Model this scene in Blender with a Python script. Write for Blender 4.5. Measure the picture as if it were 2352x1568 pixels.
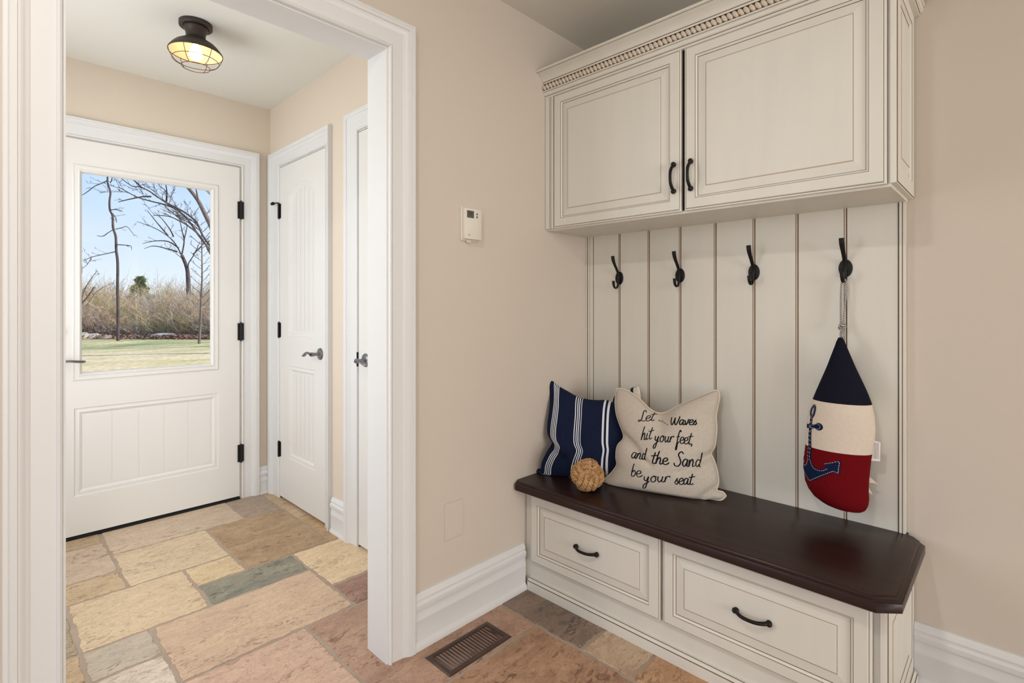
import bpy, bmesh, math, random
from mathutils import Vector, Matrix
from mathutils.bvhtree import BVHTree
for _o in list(bpy.data.objects): bpy.data.objects.remove(_o)
SC = bpy.context.scene
COL = SC.collection
V = Vector
# ------------------------------------------------------------------ camera
CAM = V((1.493, -2.046, 1.18)); FPX = 1196.55; YAW = math.radians(44.21); HOR = 703.0
cd = bpy.data.cameras.new('camera'); co = bpy.data.objects.new('camera', cd); COL.objects.link(co)
cd.sensor_width = 36; cd.lens = 36*FPX/2352; cd.shift_y = (HOR-784)/2352; cd.clip_start = .05; cd.clip_end = 600
co.location = CAM; co.rotation_euler = (math.pi/2, 0, YAW); SC.camera = co
# ------------------------------------------------------------------ view
SC.view_settings.view_transform = 'Standard'; SC.view_settings.look = 'None'
SC.view_settings.gamma = 1; SC.view_settings.use_curve_mapping = False
SC.view_settings.exposure = 0.0
# ------------------------------------------------------------------ world: pale winter sky
W = bpy.data.worlds.new('winter_sky'); SC.world = W; W.use_nodes = True
nt = W.node_tree; nt.nodes.clear()
def N(t, **k):
    n = nt.nodes.new(t)
    for a, b in k.items(): setattr(n, a, b)
    return n
tc = N('ShaderNodeTexCoord'); sx = N('ShaderNodeSeparateXYZ'); nt.links.new(tc.outputs['Generated'], sx.inputs[0])
rp = N('ShaderNodeValToRGB'); nt.links.new(sx.outputs['Z'], rp.inputs[0])
def s2l(c): return tuple((x/255/12.92 if x/255 <= .04045 else ((x/255+.055)/1.055)**2.4) for x in c)
def L(*c): return s2l(c)+(1.0,)
els = [(0.0, L(232, 242, 250)), (.09, L(212, 230, 252)), (.24, L(168, 208, 252)), (.5, L(120, 175, 240)), (1.0, L(80, 130, 210))]
rp.color_ramp.elements[0].position = 0; rp.color_ramp.elements[0].color = els[0][1]
rp.color_ramp.elements[1].position = 1; rp.color_ramp.elements[1].color = els[-1][1]
for p, c in els[1:-1]:
    e = rp.color_ramp.elements.new(p); e.color = c
nz = N('ShaderNodeTexNoise'); nz.inputs['Scale'].default_value = 5; nz.inputs['Detail'].default_value = 4
nt.links.new(tc.outputs['Generated'], nz.inputs['Vector'])
rc = N('ShaderNodeValToRGB'); rc.color_ramp.elements[0].position = .45; rc.color_ramp.elements[1].position = .75
nt.links.new(nz.outputs['Fac'], rc.inputs[0])
mu = N('ShaderNodeMath', operation='MULTIPLY'); mu.inputs[1].default_value = .35; nt.links.new(rc.outputs[0], mu.inputs[0])
mx = N('ShaderNodeMixRGB'); mx.inputs[2].default_value = L(235, 242, 250)
nt.links.new(mu.outputs[0], mx.inputs[0]); nt.links.new(rp.outputs[0], mx.inputs[1])
bg = N('ShaderNodeBackground'); bg.inputs['Strength'].default_value = 1.12
ow = N('ShaderNodeOutputWorld'); nt.links.new(mx.outputs[0], bg.inputs[0]); nt.links.new(bg.outputs[0], ow.inputs[0])
# ------------------------------------------------------------------ sun, the large window lights and the entry fill
def light(name, kind, loc, target, energy, color=(1, 1, 1), **k):
    d = bpy.data.lights.new(name, kind); d.energy = energy; d.color = color
    for a, b in k.items(): setattr(d, a, b)
    o = bpy.data.objects.new(name, d); COL.objects.link(o); o.location = loc
    o.rotation_euler = (V(target)-V(loc)).to_track_quat('-Z', 'Y').to_euler()
    return o
light('sun', 'SUN', (0, 0, 20), V((0, 0, 20))+V((-.75, -1.0, -.62)), 6.0, (1, .93, .82), angle=math.radians(.6))
light('daylight_front_window', 'AREA', (1.7, -4.44, 1.45), (1.5, 0, 1.0), 12, (.97, .985, 1), shape='RECTANGLE', size=2.6, size_y=1.6)
light('daylight_right_window', 'AREA', (7.44, -2.3, 1.15), (0, -1.6, .9), 152, (1, .98, .96), shape='RECTANGLE', size=2.4, size_y=2.0)
light('entry_fill_light', 'AREA', (-1.0, -2.34, 1.35), (-1.1, 0, 1.1), 22, (.95, .975, 1), shape='RECTANGLE', size=1.2, size_y=1.6)  # added fill lamp, out of view, that brightens the entry
light('recessed_downlight_glow', 'AREA', (.98, -2.15, 2.395), (.98, -2.15, 0), 13, (1, .93, .86), shape='DISK', size=.14)
# ------------------------------------------------------------------ helpers
def tag(o, label=None, cat=None, group=None, kind=None):
    if label: o['label'] = label
    if cat: o['category'] = cat
    if group: o['group'] = group
    if kind: o['kind'] = kind
    return o
def empty(name, loc=(0, 0, 0), rz=0):
    o = bpy.data.objects.new(name, None); COL.objects.link(o); o.location = loc; o.rotation_euler = (0, 0, rz)
    o.empty_display_size = .05
    return o
class MB:
    def __init__(s): s.v = []; s.f = []; s.m = []; s.uv = {}
    def add(s, vs, fs, mat=0):
        b = len(s.v); s.v += [tuple(p) for p in vs]
        for f in fs: s.f.append(tuple(b+i for i in f)); s.m.append(mat)
    def box(s, x0, x1, y0, y1, z0, z1, mat=0, bev=0):
        if x0 > x1: x0, x1 = x1, x0
        if y0 > y1: y0, y1 = y1, y0
        if z0 > z1: z0, z1 = z1, z0
        if bev <= 0:
            vs = [(x, y, z) for z in (z0, z1) for y in (y0, y1) for x in (x0, x1)]
            s.add(vs, [(0, 2, 3, 1), (4, 5, 7, 6), (0, 1, 5, 4), (2, 6, 7, 3), (0, 4, 6, 2), (1, 3, 7, 5)], mat)
        else:
            bm = bmesh.new(); r = bmesh.ops.create_cube(bm, size=1)
            for v in bm.verts:
                v.co = V(((x0+x1)/2+v.co.x*(x1-x0), (y0+y1)/2+v.co.y*(y1-y0), (z0+z1)/2+v.co.z*(z1-z0)))
            bmesh.ops.bevel(bm, geom=list(bm.edges), offset=bev, segments=2, affect='EDGES', profile=.5)
            s.frombm(bm, mat)
    def frombm(s, bm, mat=0):
        bm.verts.index_update(); b = len(s.v)
        s.v += [tuple(v.co) for v in bm.verts]
        for f in bm.faces: s.f.append(tuple(b+v.index for v in f.verts)); s.m.append(mat)
        bm.free()
    def loops(s, loops, mats=None, closed=True, cap0=False, cap1=False, mat=0):
        b = len(s.v); n = len(loops[0])
        for l in loops: s.v += [tuple(p) for p in l]
        for i in range(len(loops)-1):
            mm = mats[i] if mats else mat
            for j in range(n if closed else n-1):
                k = (j+1) % n
                s.f.append((b+i*n+j, b+i*n+k, b+(i+1)*n+k, b+(i+1)*n+j)); s.m.append(mm)
        if cap0: s.f.append(tuple(b+j for j in range(n))[::-1]); s.m.append(mats[0] if mats else mat)
        if cap1: s.f.append(tuple(b+(len(loops)-1)*n+j for j in range(n))); s.m.append(mats[-1] if mats else mat)
    def tube(s, pts, r, n=8, mat=0, cap=True, sq=1.0, up=None, closed=False):
        pts = [V(p) for p in pts]; k = len(pts)
        rr = r if isinstance(r, (list, tuple)) else [r]*k
        ls = []; prev = None
        for i, p in enumerate(pts):
            if closed: t = pts[(i+1) % k]-pts[i-1]
            else: t = pts[min(i+1, k-1)]-pts[max(i-1, 0)]
            if t.length < 1e-9: t = V((0, 0, 1))
            t.normalize()
            if prev is None:
                a = V(up) if up else (V((0, 0, 1)) if abs(t.z) < .9 else V((1, 0, 0)))
                a = (a-t*a.dot(t)).normalized()
            else:
                a = prev-t*prev.dot(t)
                if a.length < 1e-6: a = t.orthogonal()
                a.normalize()
            prev = a; c = t.cross(a)
            ls.append([p+(a*math.cos(2*math.pi*j/n)*sq+c*math.sin(2*math.pi*j/n))*rr[i] for j in range(n)])
        if closed: ls.append(ls[0])
        s.loops(ls, mat=mat, cap0=cap and not closed, cap1=cap and not closed)
    def lathe(s, prof, c=(0, 0, 0), n=32, mat=0, cap0=False, cap1=False, axis='z', mats=None):
        c = V(c); ls = []
        for r, h in prof:
            l = []
            for j in range(n):
                a = 2*math.pi*j/n; x, y = r*math.cos(a), r*math.sin(a)
                if axis == 'z': q = V((x, y, h))
                elif axis == 'y': q = V((x, -h, y))
                else: q = V((h, x, y))
                l.append(c+q)
            ls.append(l)
        s.loops(ls, mat=mat, cap0=cap0, cap1=cap1, mats=mats)
    def sphere(s, c, r, n=12, m=8, mat=0, sc=(1, 1, 1), rot=None):
        ls = []
        c = V(c)
        for i in range(1, m):
            t = math.pi*i/m; l = []
            for j in range(n):
                a = 2*math.pi*j/n
                q = V((math.sin(t)*math.cos(a)*sc[0], math.sin(t)*math.sin(a)*sc[1], math.cos(t)*sc[2]))*r
                if rot: q = rot @ q
                l.append(c+q)
            ls.append(l)
        s.loops(ls, mat=mat, cap0=True, cap1=True)
    def build(s, name, mats, parent=None, smooth=None, fix=True):
        me = bpy.data.meshes.new(name); me.from_pydata(s.v, [], s.f)
        if not isinstance(mats, (list, tuple)): mats = [mats]
        for m in mats: me.materials.append(m)
        me.polygons.foreach_set('material_index', s.m)
        if fix:
            bm = bmesh.new(); bm.from_mesh(me); bmesh.ops.recalc_face_normals(bm, faces=bm.faces); bm.to_mesh(me); bm.free()
        if smooth is not None:
            me.polygons.foreach_set('use_smooth', [True]*len(me.polygons))
            if smooth < 179: me.set_sharp_from_angle(angle=math.radians(smooth))
        me.update()
        o = bpy.data.objects.new(name, me); COL.objects.link(o)
        if parent: o.parent = parent
        return o
def local(mb, origin):
    o = V(origin); mb.v = [tuple(V(p)-o) for p in mb.v]; return mb
def pixray(u, v):
    F = V((-math.sin(YAW), math.cos(YAW), 0)); R = V((math.cos(YAW), math.sin(YAW), 0))
    return F*FPX+R*(u-1176)-V((0, 0, 1))*(v-HOR)
# ------------------------------------------------------------------ materials
def mat(name, col, rough=.6, metal=0, spec=.5, noise=0, nscale=8, col2=None, bump=0, bscale=60, bdetail=3, coat=0, stretch=None):
    m = bpy.data.materials.new(name); m.use_nodes = True; t = m.node_tree; b = t.nodes['Principled BSDF']
    c = s2l(col)+(1,)
    b.inputs['Base Color'].default_value = c; b.inputs['Roughness'].default_value = rough; b.inputs['Metallic'].default_value = metal
    b.inputs['Specular IOR Level'].default_value = spec; b.inputs['Coat Weight'].default_value = coat
    tc = t.nodes.new('ShaderNodeTexCoord'); mp = t.nodes.new('ShaderNodeMapping'); t.links.new(tc.outputs['Object'], mp.inputs[0])
    if stretch: mp.inputs['Scale'].default_value = stretch
    if noise or col2:
        n = t.nodes.new('ShaderNodeTexNoise'); n.inputs['Scale'].default_value = nscale; n.inputs['Detail'].default_value = 5
        t.links.new(mp.outputs[0], n.inputs['Vector'])
        r = t.nodes.new('ShaderNodeValToRGB'); t.links.new(n.outputs['Fac'], r.inputs[0])
        c2 = s2l(col2)+(1,) if col2 else tuple(x*(1-noise) for x in c[:3])+(1,)
        r.color_ramp.elements[0].position = .3; r.color_ramp.elements[0].color = c2
        r.color_ramp.elements[1].position = .7; r.color_ramp.elements[1].color = c
        t.links.new(r.outputs[0], b.inputs['Base Color'])
    if bump:
        n = t.nodes.new('ShaderNodeTexNoise'); n.inputs['Scale'].default_value = bscale; n.inputs['Detail'].default_value = bdetail
        t.links.new(mp.outputs[0], n.inputs['Vector'])
        bp = t.nodes.new('ShaderNodeBump'); bp.inputs['Strength'].default_value = bump; bp.inputs['Distance'].default_value = .002
        t.links.new(n.outputs['Fac'], bp.inputs['Height']); t.links.new(bp.outputs[0], b.inputs['Normal'])
    return m
M = {}
M['wall'] = mat('beige_wall_paint', (209, 198, 186), .75, spec=.25, bump=.15, bscale=180)
M['wall2'] = mat('warm_cream_wall_paint', (219, 206, 189), .75, spec=.25, bump=.15, bscale=180)
M['ceil'] = mat('white_ceiling_paint', (228, 226, 218), .85, spec=.2)
M['trim'] = mat('white_trim_paint', (222, 222, 221), .38, spec=.4, bump=.05, bscale=40)
M['door'] = mat('white_door_paint', (225, 223, 219), .35, spec=.45, bump=.05, bscale=30)
M['cream'] = mat('antique_cream_paint', (224, 221, 211), .42, spec=.4, noise=.05, nscale=5, bump=.06, bscale=90, stretch=(3, 3, .4))
M['glaze'] = mat('brown_glaze', (110, 84, 64), .6)
M['glaze2'] = mat('faded_glaze', (176, 158, 138), .6)
M['bead'] = mat('glazed_cream_bead', (212, 200, 182), .5)
M['gapblack'] = mat('dark_gap', (18, 14, 12), .9)
M['wood'] = mat('espresso_stained_wood', (48, 27, 23), .32, spec=.32, col2=(34, 18, 15), nscale=3, stretch=(.6, 14, 14), bump=.08, bscale=12)
M['bronze'] = mat('oil_rubbed_bronze', (34, 30, 29), .45, .6, bump=.2, bscale=150)
M['black'] = mat('black_iron', (22, 21, 22), .5, .4)
M['pewter'] = mat('aged_pewter', (138, 136, 138), .3, .9, noise=.3, nscale=30)
M['lampmetal'] = mat('dark_bronze_lamp_metal', (70, 62, 56), .45, .5)
M['lampin'] = mat('golden_cream_lamp_inside', (222, 198, 158), .5)
M['wire'] = mat('coppery_bronze_wire', (96, 70, 52), .35, .8)
M['vent'] = mat('brown_painted_metal', (84, 66, 58), .4, .35, noise=.25, nscale=25)
M['ventdark'] = mat('dark_duct', (12, 10, 10), .8)
M['plastic'] = mat('white_plastic', (226, 220, 208), .45)
M['screen'] = mat('grey_green_display', (88, 86, 76), .25)
M['screeninset'] = mat('display_digits', (58, 56, 50), .4)
M['navy'] = mat('navy_woven_fabric', (34, 48, 84), .95, spec=.15, noise=.35, nscale=300, bump=.6, bscale=500)
M['navydark'] = mat('dark_navy_felt', (26, 27, 40), .95, spec=.1, noise=.25, nscale=200, bump=.4, bscale=400)
M['white_fabric'] = mat('white_woven_stripe', (232, 232, 234), .9, spec=.15)
M['linen'] = mat('oatmeal_linen', (205, 194, 180), .95, spec=.15, noise=.14, nscale=160, bump=.6, bscale=420)
M['ivory'] = mat('ivory_fabric', (222, 208, 192), .95, spec=.15, noise=.07, nscale=150, bump=.5, bscale=420)
M['red'] = mat('dark_red_fabric', (112, 12, 20), .95, spec=.1, noise=.2, nscale=200, bump=.5, bscale=420)
M['ink'] = mat('black_printed_ink', (22, 24, 30), .9, spec=.1)
M['jute'] = mat('jute_rope_fibre', (206, 166, 120), .85, spec=.2, col2=(160, 118, 76), nscale=60, bump=.8, bscale=260)
M['cordwhite'] = mat('white_cord_yarn', (222, 216, 208), .9)
M['cordgrey'] = mat('grey_cord_yarn', (70, 70, 82), .9)
M['grass'] = None
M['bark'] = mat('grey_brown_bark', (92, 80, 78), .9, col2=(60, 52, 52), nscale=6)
M['barklight'] = mat('tan_bark', (128, 112, 104), .9, col2=(92, 80, 76), nscale=6)  # lighter tan bark for the paler trees
M['brushA'] = mat('olive_brown_twigs', (206, 186, 134), .95, col2=(128, 112, 76), nscale=2)
M['brushB'] = mat('grey_twigs', (222, 210, 204), .95, col2=(130, 116, 114), nscale=2)
M['brushC'] = mat('russet_twigs', (232, 196, 154), .95, col2=(150, 112, 84), nscale=2)
M['pine'] = mat('pine_green', (176, 186, 132), .95, col2=(116, 132, 88), nscale=3)
M['rock'] = mat('grey_fieldstone', (190, 182, 174), .9, col2=(140, 132, 126), nscale=4, bump=.5, bscale=8)
M['leaves'] = mat('fallen_leaves', (176, 134, 112), .95, col2=(128, 92, 82), nscale=10)
M['bulb'] = bpy.data.materials.new('lit_bulb'); M['bulb'].use_nodes = True
_t = M['bulb'].node_tree; _t.nodes.clear(); _e = _t.nodes.new('ShaderNodeEmission'); _e.inputs[0].default_value = (1, .82, .55, 1); _e.inputs[1].default_value = 13
_u = _t.nodes.new('ShaderNodeOutputMaterial'); _t.links.new(_e.outputs[0], _u.inputs[0])
def glassmat():
    m = bpy.data.materials.new('clear_door_glass'); m.use_nodes = True; t = m.node_tree; t.nodes.clear()
    tr = t.nodes.new('ShaderNodeBsdfTransparent'); gl = t.nodes.new('ShaderNodeBsdfGlossy'); gl.inputs['Roughness'].default_value = .02
    lw = t.nodes.new('ShaderNodeFresnel'); lw.inputs[0].default_value = 1.3
    mx = t.nodes.new('ShaderNodeMixShader'); o = t.nodes.new('ShaderNodeOutputMaterial')
    t.links.new(lw.outputs[0], mx.inputs[0]); t.links.new(tr.outputs[0], mx.inputs[1]); t.links.new(gl.outputs[0], mx.inputs[2]); t.links.new(mx.outputs[0], o.inputs[0])
    return m
M['glass'] = glassmat()
# ------------------------------------------------------------------ FLOOR: travertine and slate tiles in a French pattern, 20 cm module
def floor_materials():
    m = bpy.data.materials.new('tumbled_stone_tiles'); m.use_nodes = True; t = m.node_tree; b = t.nodes['Principled BSDF']
    at = t.nodes.new('ShaderNodeAttribute'); at.attribute_name = 'tile_colour'
    av = t.nodes.new('ShaderNodeAttribute'); av.attribute_name = 'tile_vein'
    tc = t.nodes.new('ShaderNodeTexCoord')
    mp = t.nodes.new('ShaderNodeMapping'); mp.inputs['Scale'].default_value = (1.7, .75, 1); mp.inputs['Rotation'].default_value = (0, 0, .12)
    t.links.new(tc.outputs['Object'], mp.inputs[0])
    def noise(sc, d, dist=0, src=mp):
        n = t.nodes.new('ShaderNodeTexNoise'); n.inputs['Scale'].default_value = sc; n.inputs['Detail'].default_value = d; n.inputs['Distortion'].default_value = dist
        n.inputs['Roughness'].default_value = .65
        t.links.new(src.outputs[0], n.inputs['Vector']); return n
    def ramp(n, a, bb, ca=(0, 0, 0, 1), cb=(1, 1, 1, 1)):
        r = t.nodes.new('ShaderNodeValToRGB'); r.color_ramp.elements[0].position = a; r.color_ramp.elements[0].color = ca
        r.color_ramp.elements[1].position = bb; r.color_ramp.elements[1].color = cb; t.links.new(n.outputs['Fac'], r.inputs[0]); return r
    n1 = ramp(noise(5, 6, 1.2), .38, .68)
    m1 = t.nodes.new('ShaderNodeMixRGB'); t.links.new(n1.outputs[0], m1.inputs[0]); t.links.new(at.outputs['Color'], m1.inputs[1]); t.links.new(av.outputs['Color'], m1.inputs[2])
    n2 = ramp(noise(28, 8, .6), .3, .72, (.88, .87, .86, 1), (1.07, 1.07, 1.06, 1))
    m2 = t.nodes.new('ShaderNodeMixRGB'); m2.blend_type = 'MULTIPLY'; m2.inputs[0].default_value = 1; t.links.new(m1.outputs[0], m2.inputs[1]); t.links.new(n2.outputs[0], m2.inputs[2])
    fl = ramp(noise(26, 5, 1.4), .54, .60); fm = ramp(noise(4, 3, .5), .42, .62)
    fx = t.nodes.new('ShaderNodeMath'); fx.operation = 'MULTIPLY'; t.links.new(fl.outputs[0], fx.inputs[0]); t.links.new(fm.outputs[0], fx.inputs[1])
    mf = t.nodes.new('ShaderNodeMixRGB'); t.links.new(fx.outputs[0], mf.inputs[0]); t.links.new(m2.outputs[0], mf.inputs[1])
    dk = t.nodes.new('ShaderNodeMixRGB'); dk.blend_type = 'MULTIPLY'; dk.inputs[0].default_value = 1; dk.inputs[2].default_value = (.60, .57, .54, 1); t.links.new(av.outputs['Color'], dk.inputs[1]); t.links.new(dk.outputs[0], mf.inputs[2])
    m2 = mf
    # pits: small dark flecks that belong to the stone
    pit = ramp(noise(60, 2, .3), .29, .36, (.42, .34, .30, 1), (1, 1, 1, 1))
    m3 = t.nodes.new('ShaderNodeMixRGB'); m3.blend_type = 'MULTIPLY'; m3.inputs[0].default_value = .7; t.links.new(m2.outputs[0], m3.inputs[1]); t.links.new(pit.outputs[0], m3.inputs[2])
    pale = ramp(noise(17, 6, 2.0), .66, .72)
    m4 = t.nodes.new('ShaderNodeMixRGB'); m4.inputs[2].default_value = L(226, 204, 176)
    ml = t.nodes.new('ShaderNodeMath'); ml.operation = 'MULTIPLY'; ml.inputs[1].default_value = .55; t.links.new(pale.outputs[0], ml.inputs[0])
    t.links.new(ml.outputs[0], m4.inputs[0]); t.links.new(m3.outputs[0], m4.inputs[1])
    fs = noise(7, 9, 2.6); sb = t.nodes.new('ShaderNodeMath'); sb.operation = 'SUBTRACT'; sb.inputs[1].default_value = .5; t.links.new(fs.outputs['Fac'], sb.inputs[0])
    ab = t.nodes.new('ShaderNodeMath'); ab.operation = 'ABSOLUTE'; t.links.new(sb.outputs[0], ab.inputs[0])
    fr = t.nodes.new('ShaderNodeValToRGB'); fr.color_ramp.elements[0].position = .0; fr.color_ramp.elements[0].color = (.62, .56, .5, 1); fr.color_ramp.elements[1].position = .011; fr.color_ramp.elements[1].color = (1, 1, 1, 1)
    t.links.new(ab.outputs[0], fr.inputs[0])
    m5 = t.nodes.new('ShaderNodeMixRGB'); m5.blend_type = 'MULTIPLY'; m5.inputs[0].default_value = .75; t.links.new(m4.outputs[0], m5.inputs[1]); t.links.new(fr.outputs[0], m5.inputs[2])
    f2 = ramp(noise(120, 5, .3), .3, .7, (.88, .875, .87, 1), (1.09, 1.09, 1.09, 1))
    m6 = t.nodes.new('ShaderNodeMixRGB'); m6.blend_type = 'MULTIPLY'; m6.inputs[0].default_value = 1; t.links.new(m5.outputs[0], m6.inputs[1]); t.links.new(f2.outputs[0], m6.inputs[2])
    hs = t.nodes.new('ShaderNodeHueSaturation'); hs.inputs['Saturation'].default_value = .88; hs.inputs['Value'].default_value = 1.06; t.links.new(m6.outputs[0], hs.inputs['Color'])
    t.links.new(hs.outputs[0], b.inputs['Base Color'])
    b.inputs['Roughness'].default_value = .5; b.inputs['Specular IOR Level'].default_value = .35
    nb = noise(13, 9, 1.0); bp = t.nodes.new('ShaderNodeBump'); bp.inputs['Strength'].default_value = .32; bp.inputs['Distance'].default_value = .004
    t.links.new(nb.outputs['Fac'], bp.inputs['Height']); t.links.new(bp.outputs[0], b.inputs['Normal'])
    return m
M['tile'] = floor_materials()
M['grout'] = mat('taupe_sanded_grout', (178, 160, 142), .9, spec=.2, noise=.12, nscale=12, bump=.6, bscale=200)
# (i0,i1,j0,j1, colour, vein): x = .01+.2*i, y = -1+.2*j
TILES = [
 (-10, -8, -3, 0, (210, 186, 156), (196, 172, 146)), (-10, -9, -5, -3, (196, 168, 130), (176, 148, 112)), (-10, -8, 0, 1, (176, 154, 134), (160, 138, 116)),
 (-9, -7, -5, -3, (204, 180, 154), (190, 164, 136)), (-7, -6, -5, -3, (202, 174, 132), (186, 156, 116)), (-8, -6, -3, -1, (216, 192, 154), (204, 178, 142)),
 (-8, -5, -1, 1, (184, 152, 112), (158, 126, 88)), (-10, -7, 1, 2, (204, 176, 140), (182, 150, 112)), (-7, -5, 1, 2, (196, 160, 112), (176, 138, 92)),
 (-5, -3, 0, 2, (228, 200, 156), (216, 186, 142)), (-5, -4, -2, 0, (156, 148, 124), (112, 116, 108)), (-6, -5, -2, -1, (220, 194, 148), (206, 178, 132)),
 (-6, -4, -4, -2, (216, 190, 150), (206, 178, 140)), (-6, -4, -6, -4, (176, 156, 122), (156, 138, 112)), (-7, -6, -6, -5, (160, 148, 126), (140, 132, 112)),
 (-4, -2, -3, 0, (212, 180, 144), (196, 164, 136)), (-4, -3, -4, -3, (196, 180, 158), (180, 166, 146)), (-3, -2, 0, 2, (172, 132, 112), (138, 96, 78)),
 (-3, -1, -5, -3, (222, 206, 186), (200, 178, 158)), (-4, -3, -6, -4, (200, 170, 128), (184, 152, 112)), (-2, 1, -3, -1, (212, 176, 148), (198, 158, 132)),
 (-2, 1, -1, 2, (188, 148, 120), (166, 128, 104)), (-1, 1, -5, -3, (204, 176, 150), (190, 160, 130)),
 (0, 2, 2, 3, (150, 124, 104), (112, 98, 88)), (2, 3, 2, 3, (206, 178, 146), (176, 142, 112)), (1, 4, -1, 2, (186, 144, 108), (152, 110, 80)),
 (3, 5, 2, 3, (198, 152, 108), (176, 128, 84)), (5, 8, 2, 3, (186, 144, 104), (160, 116, 80)), (1, 3, -3, -1, (204, 170, 136), (180, 146, 112)),
 (4, 6, 0, 2, (208, 180, 146), (190, 158, 122)), (3, 6, -3, -1, (188, 150, 112), (164, 126, 90)), (4, 4, 0, 0, (0, 0, 0), (0, 0, 0)),
]
def build_floor():
    rng = random.Random(5)
    occ = set()
    tiles = []
    for t in TILES:
        if t[0] == t[1]: continue
        tiles.append(t)
        for i in range(t[0], t[1]):
            for j in range(t[2], t[3]): occ.add((i, j))
    pal = [((208, 182, 148), (192, 164, 130)), ((190, 152, 112), (166, 128, 92)), ((170, 150, 126), (150, 134, 112)), ((216, 196, 168), (200, 176, 146)), ((196, 160, 132), (176, 140, 112))]
    for j in range(-18, 3):
        for i in range(-11, 38):
            if (i, j) in occ: continue
            w, h = rng.choice([(2, 2), (1, 1), (2, 1), (3, 2), (1, 2)])
            while any((i+a, j+b) in occ for a in range(w) for b in range(h)):
                if w > 1: w -= 1
                elif h > 1: h -= 1
            for a in range(w):
                for b in range(h): occ.add((i+a, j+b))
            c = rng.choice(pal); tiles.append((i, i+w, j, j+h, c[0], c[1]))
    verts = []; faces = []; mats = []; cols = []; veins = []
    def q(vs, fs, mi, c, v):
        b = len(verts); verts.extend(vs)
        for f in fs: faces.append(tuple(b+k for k in f)); mats.append(mi); cols.append(c); veins.append(v)
    X0, X1, Y0, Y1 = -2.1, 7.5, -4.5, .02
    g = (-.0028)
    q([(X0, Y0, g), (X1, Y0, g), (X1, Y1, g), (X0, Y1, g)], [(0, 1, 2, 3)], 1, (172, 152, 134), (172, 152, 134))
    q([(X0, Y0, -.05), (X1, Y0, -.05), (X1, Y1, -.05), (X0, Y1, -.05)], [(3, 2, 1, 0)], 1, (172, 152, 134), (172, 152, 134))
    for (i0, i1, j0, j1, c, v) in tiles:
        x0, x1 = .01+.2*i0, .01+.2*i1; y0, y1 = -1+.2*j0, -1+.2*j1
        gp = .0072
        x0 += gp; x1 -= gp; y0 += gp; y1 -= gp
        x0 = max(x0, -1.99); y1 = min(y1, .01)
        if x1-x0 < .02 or y1-y0 < .02: continue
        cx, cy = (x0+x1)/2, (y0+y1)/2
        def edge(ax, ay, bx, by):
            n = max(6, int(math.hypot(bx-ax, by-ay)/.0055)); out = []
            ph = rng.uniform(0, 100); off = 0
            nx, ny = (ay-by), (bx-ax); l = math.hypot(nx, ny); nx /= l; ny /= l
            for k in range(n):
                t = k/n
                off = .72*off+rng.gauss(0, .0015)
                w = .0016*math.sin(t*9+ph)+off
                w = max(-.0032, min(.0060, w))
                if k == 0: w = .002
                out.append((ax+(bx-ax)*t+nx*w, ay+(by-ay)*t+ny*w))
            return out
        lp = edge(x0, y0, x1, y0)+edge(x1, y0, x1, y1)+edge(x1, y1, x0, y1)+edge(x0, y1, x0, y0)
        n = len(lp); top = [(x, y, 0) for x, y in lp]
        def shr(d):
            r = []
            for x, y in lp:
                dx, dy = cx-x, cy-y
                r.append((x+max(-d, min(d, dx)), y+max(-d, min(d, dy))))
            return r
        inn = [(x, y, 0) for x, y in shr(.0025)]; mid = [(x, y, -.0015) for x, y in lp]; bot = [(x, y, g) for x, y in lp]
        vs = bot+mid+inn
        fs = [(k, (k+1) % n, n+(k+1) % n, n+k) for k in range(n)]+[(n+k, n+(k+1) % n, 2*n+(k+1) % n, 2*n+k) for k in range(n)]+[tuple(2*n+k for k in range(n))]
        q(vs, fs, 0, c, v)
    me = bpy.data.meshes.new('floor'); me.from_pydata(verts, [], faces); me.materials.append(M['tile']); me.materials.append(M['grout'])
    me.polygons.foreach_set('material_index', mats)
    for nm, src in (('tile_colour', cols), ('tile_vein', veins)):
        a = me.color_attributes.new(nm, 'FLOAT_COLOR', 'CORNER'); buf = []
        for p in me.polygons:
            cc = s2l(src[p.index])+(1.0,)
            for _ in range(p.loop_total): buf += cc
        a.data.foreach_set('color', buf)
    o = bpy.data.objects.new('floor', me); COL.objects.link(o)
    tag(o, 'tumbled stone tile floor in tan, cream and grey with taupe grout', 'floor', kind='structure')
build_floor()
# ------------------------------------------------------------------ WALLS AND CEILINGS
def struct(name, mb, m, label, cat, smooth=None):
    o = mb.build(name, m, None, smooth); return tag(o, label, cat, kind='structure')
OY0, OY1, OZ = -1.91, -1.105, 2.028                       # cased opening
m = MB()
m.box(-.115, 0, -4.5, OY0-.018, -.05, 2.6); m.box(-.115, 0, OY1+.018, .02, -.05, 2.6); m.box(-.115, 0, OY0-.018, OY1+.018, OZ+.018, 2.6)
struct('wall_left', m, M['wall'], 'beige painted wall with the cased opening and thermostat', 'wall')
m = MB(); m.box(-.115, 7.6, .02, .2, -.05, 2.6)
struct('wall_back', m, M['wall'], 'beige painted wall behind the bench and wall cabinet', 'wall')
m = MB(); WY0, WY1 = -3.6, -1.0
m.box(7.5, 7.65, -4.5, WY0, -.05, 2.6); m.box(7.5, 7.65, WY1, .02, -.05, 2.6); m.box(7.5, 7.65, WY0, WY1, -.05, .06); m.box(7.5, 7.65, WY0, WY1, 2.2, 2.6)
struct('wall_right', m, M['wall'], 'beige painted wall with a window right of the camera', 'wall')
m = MB()
m.box(-.115, .35, -4.65, -4.5, -.05, 2.6); m.box(3.05, 7.65, -4.65, -4.5, -.05, 2.6); m.box(.35, 3.05, -4.65, -4.5, -.05, .6); m.box(.35, 3.05, -4.65, -4.5, 2.3, 2.6)
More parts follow.
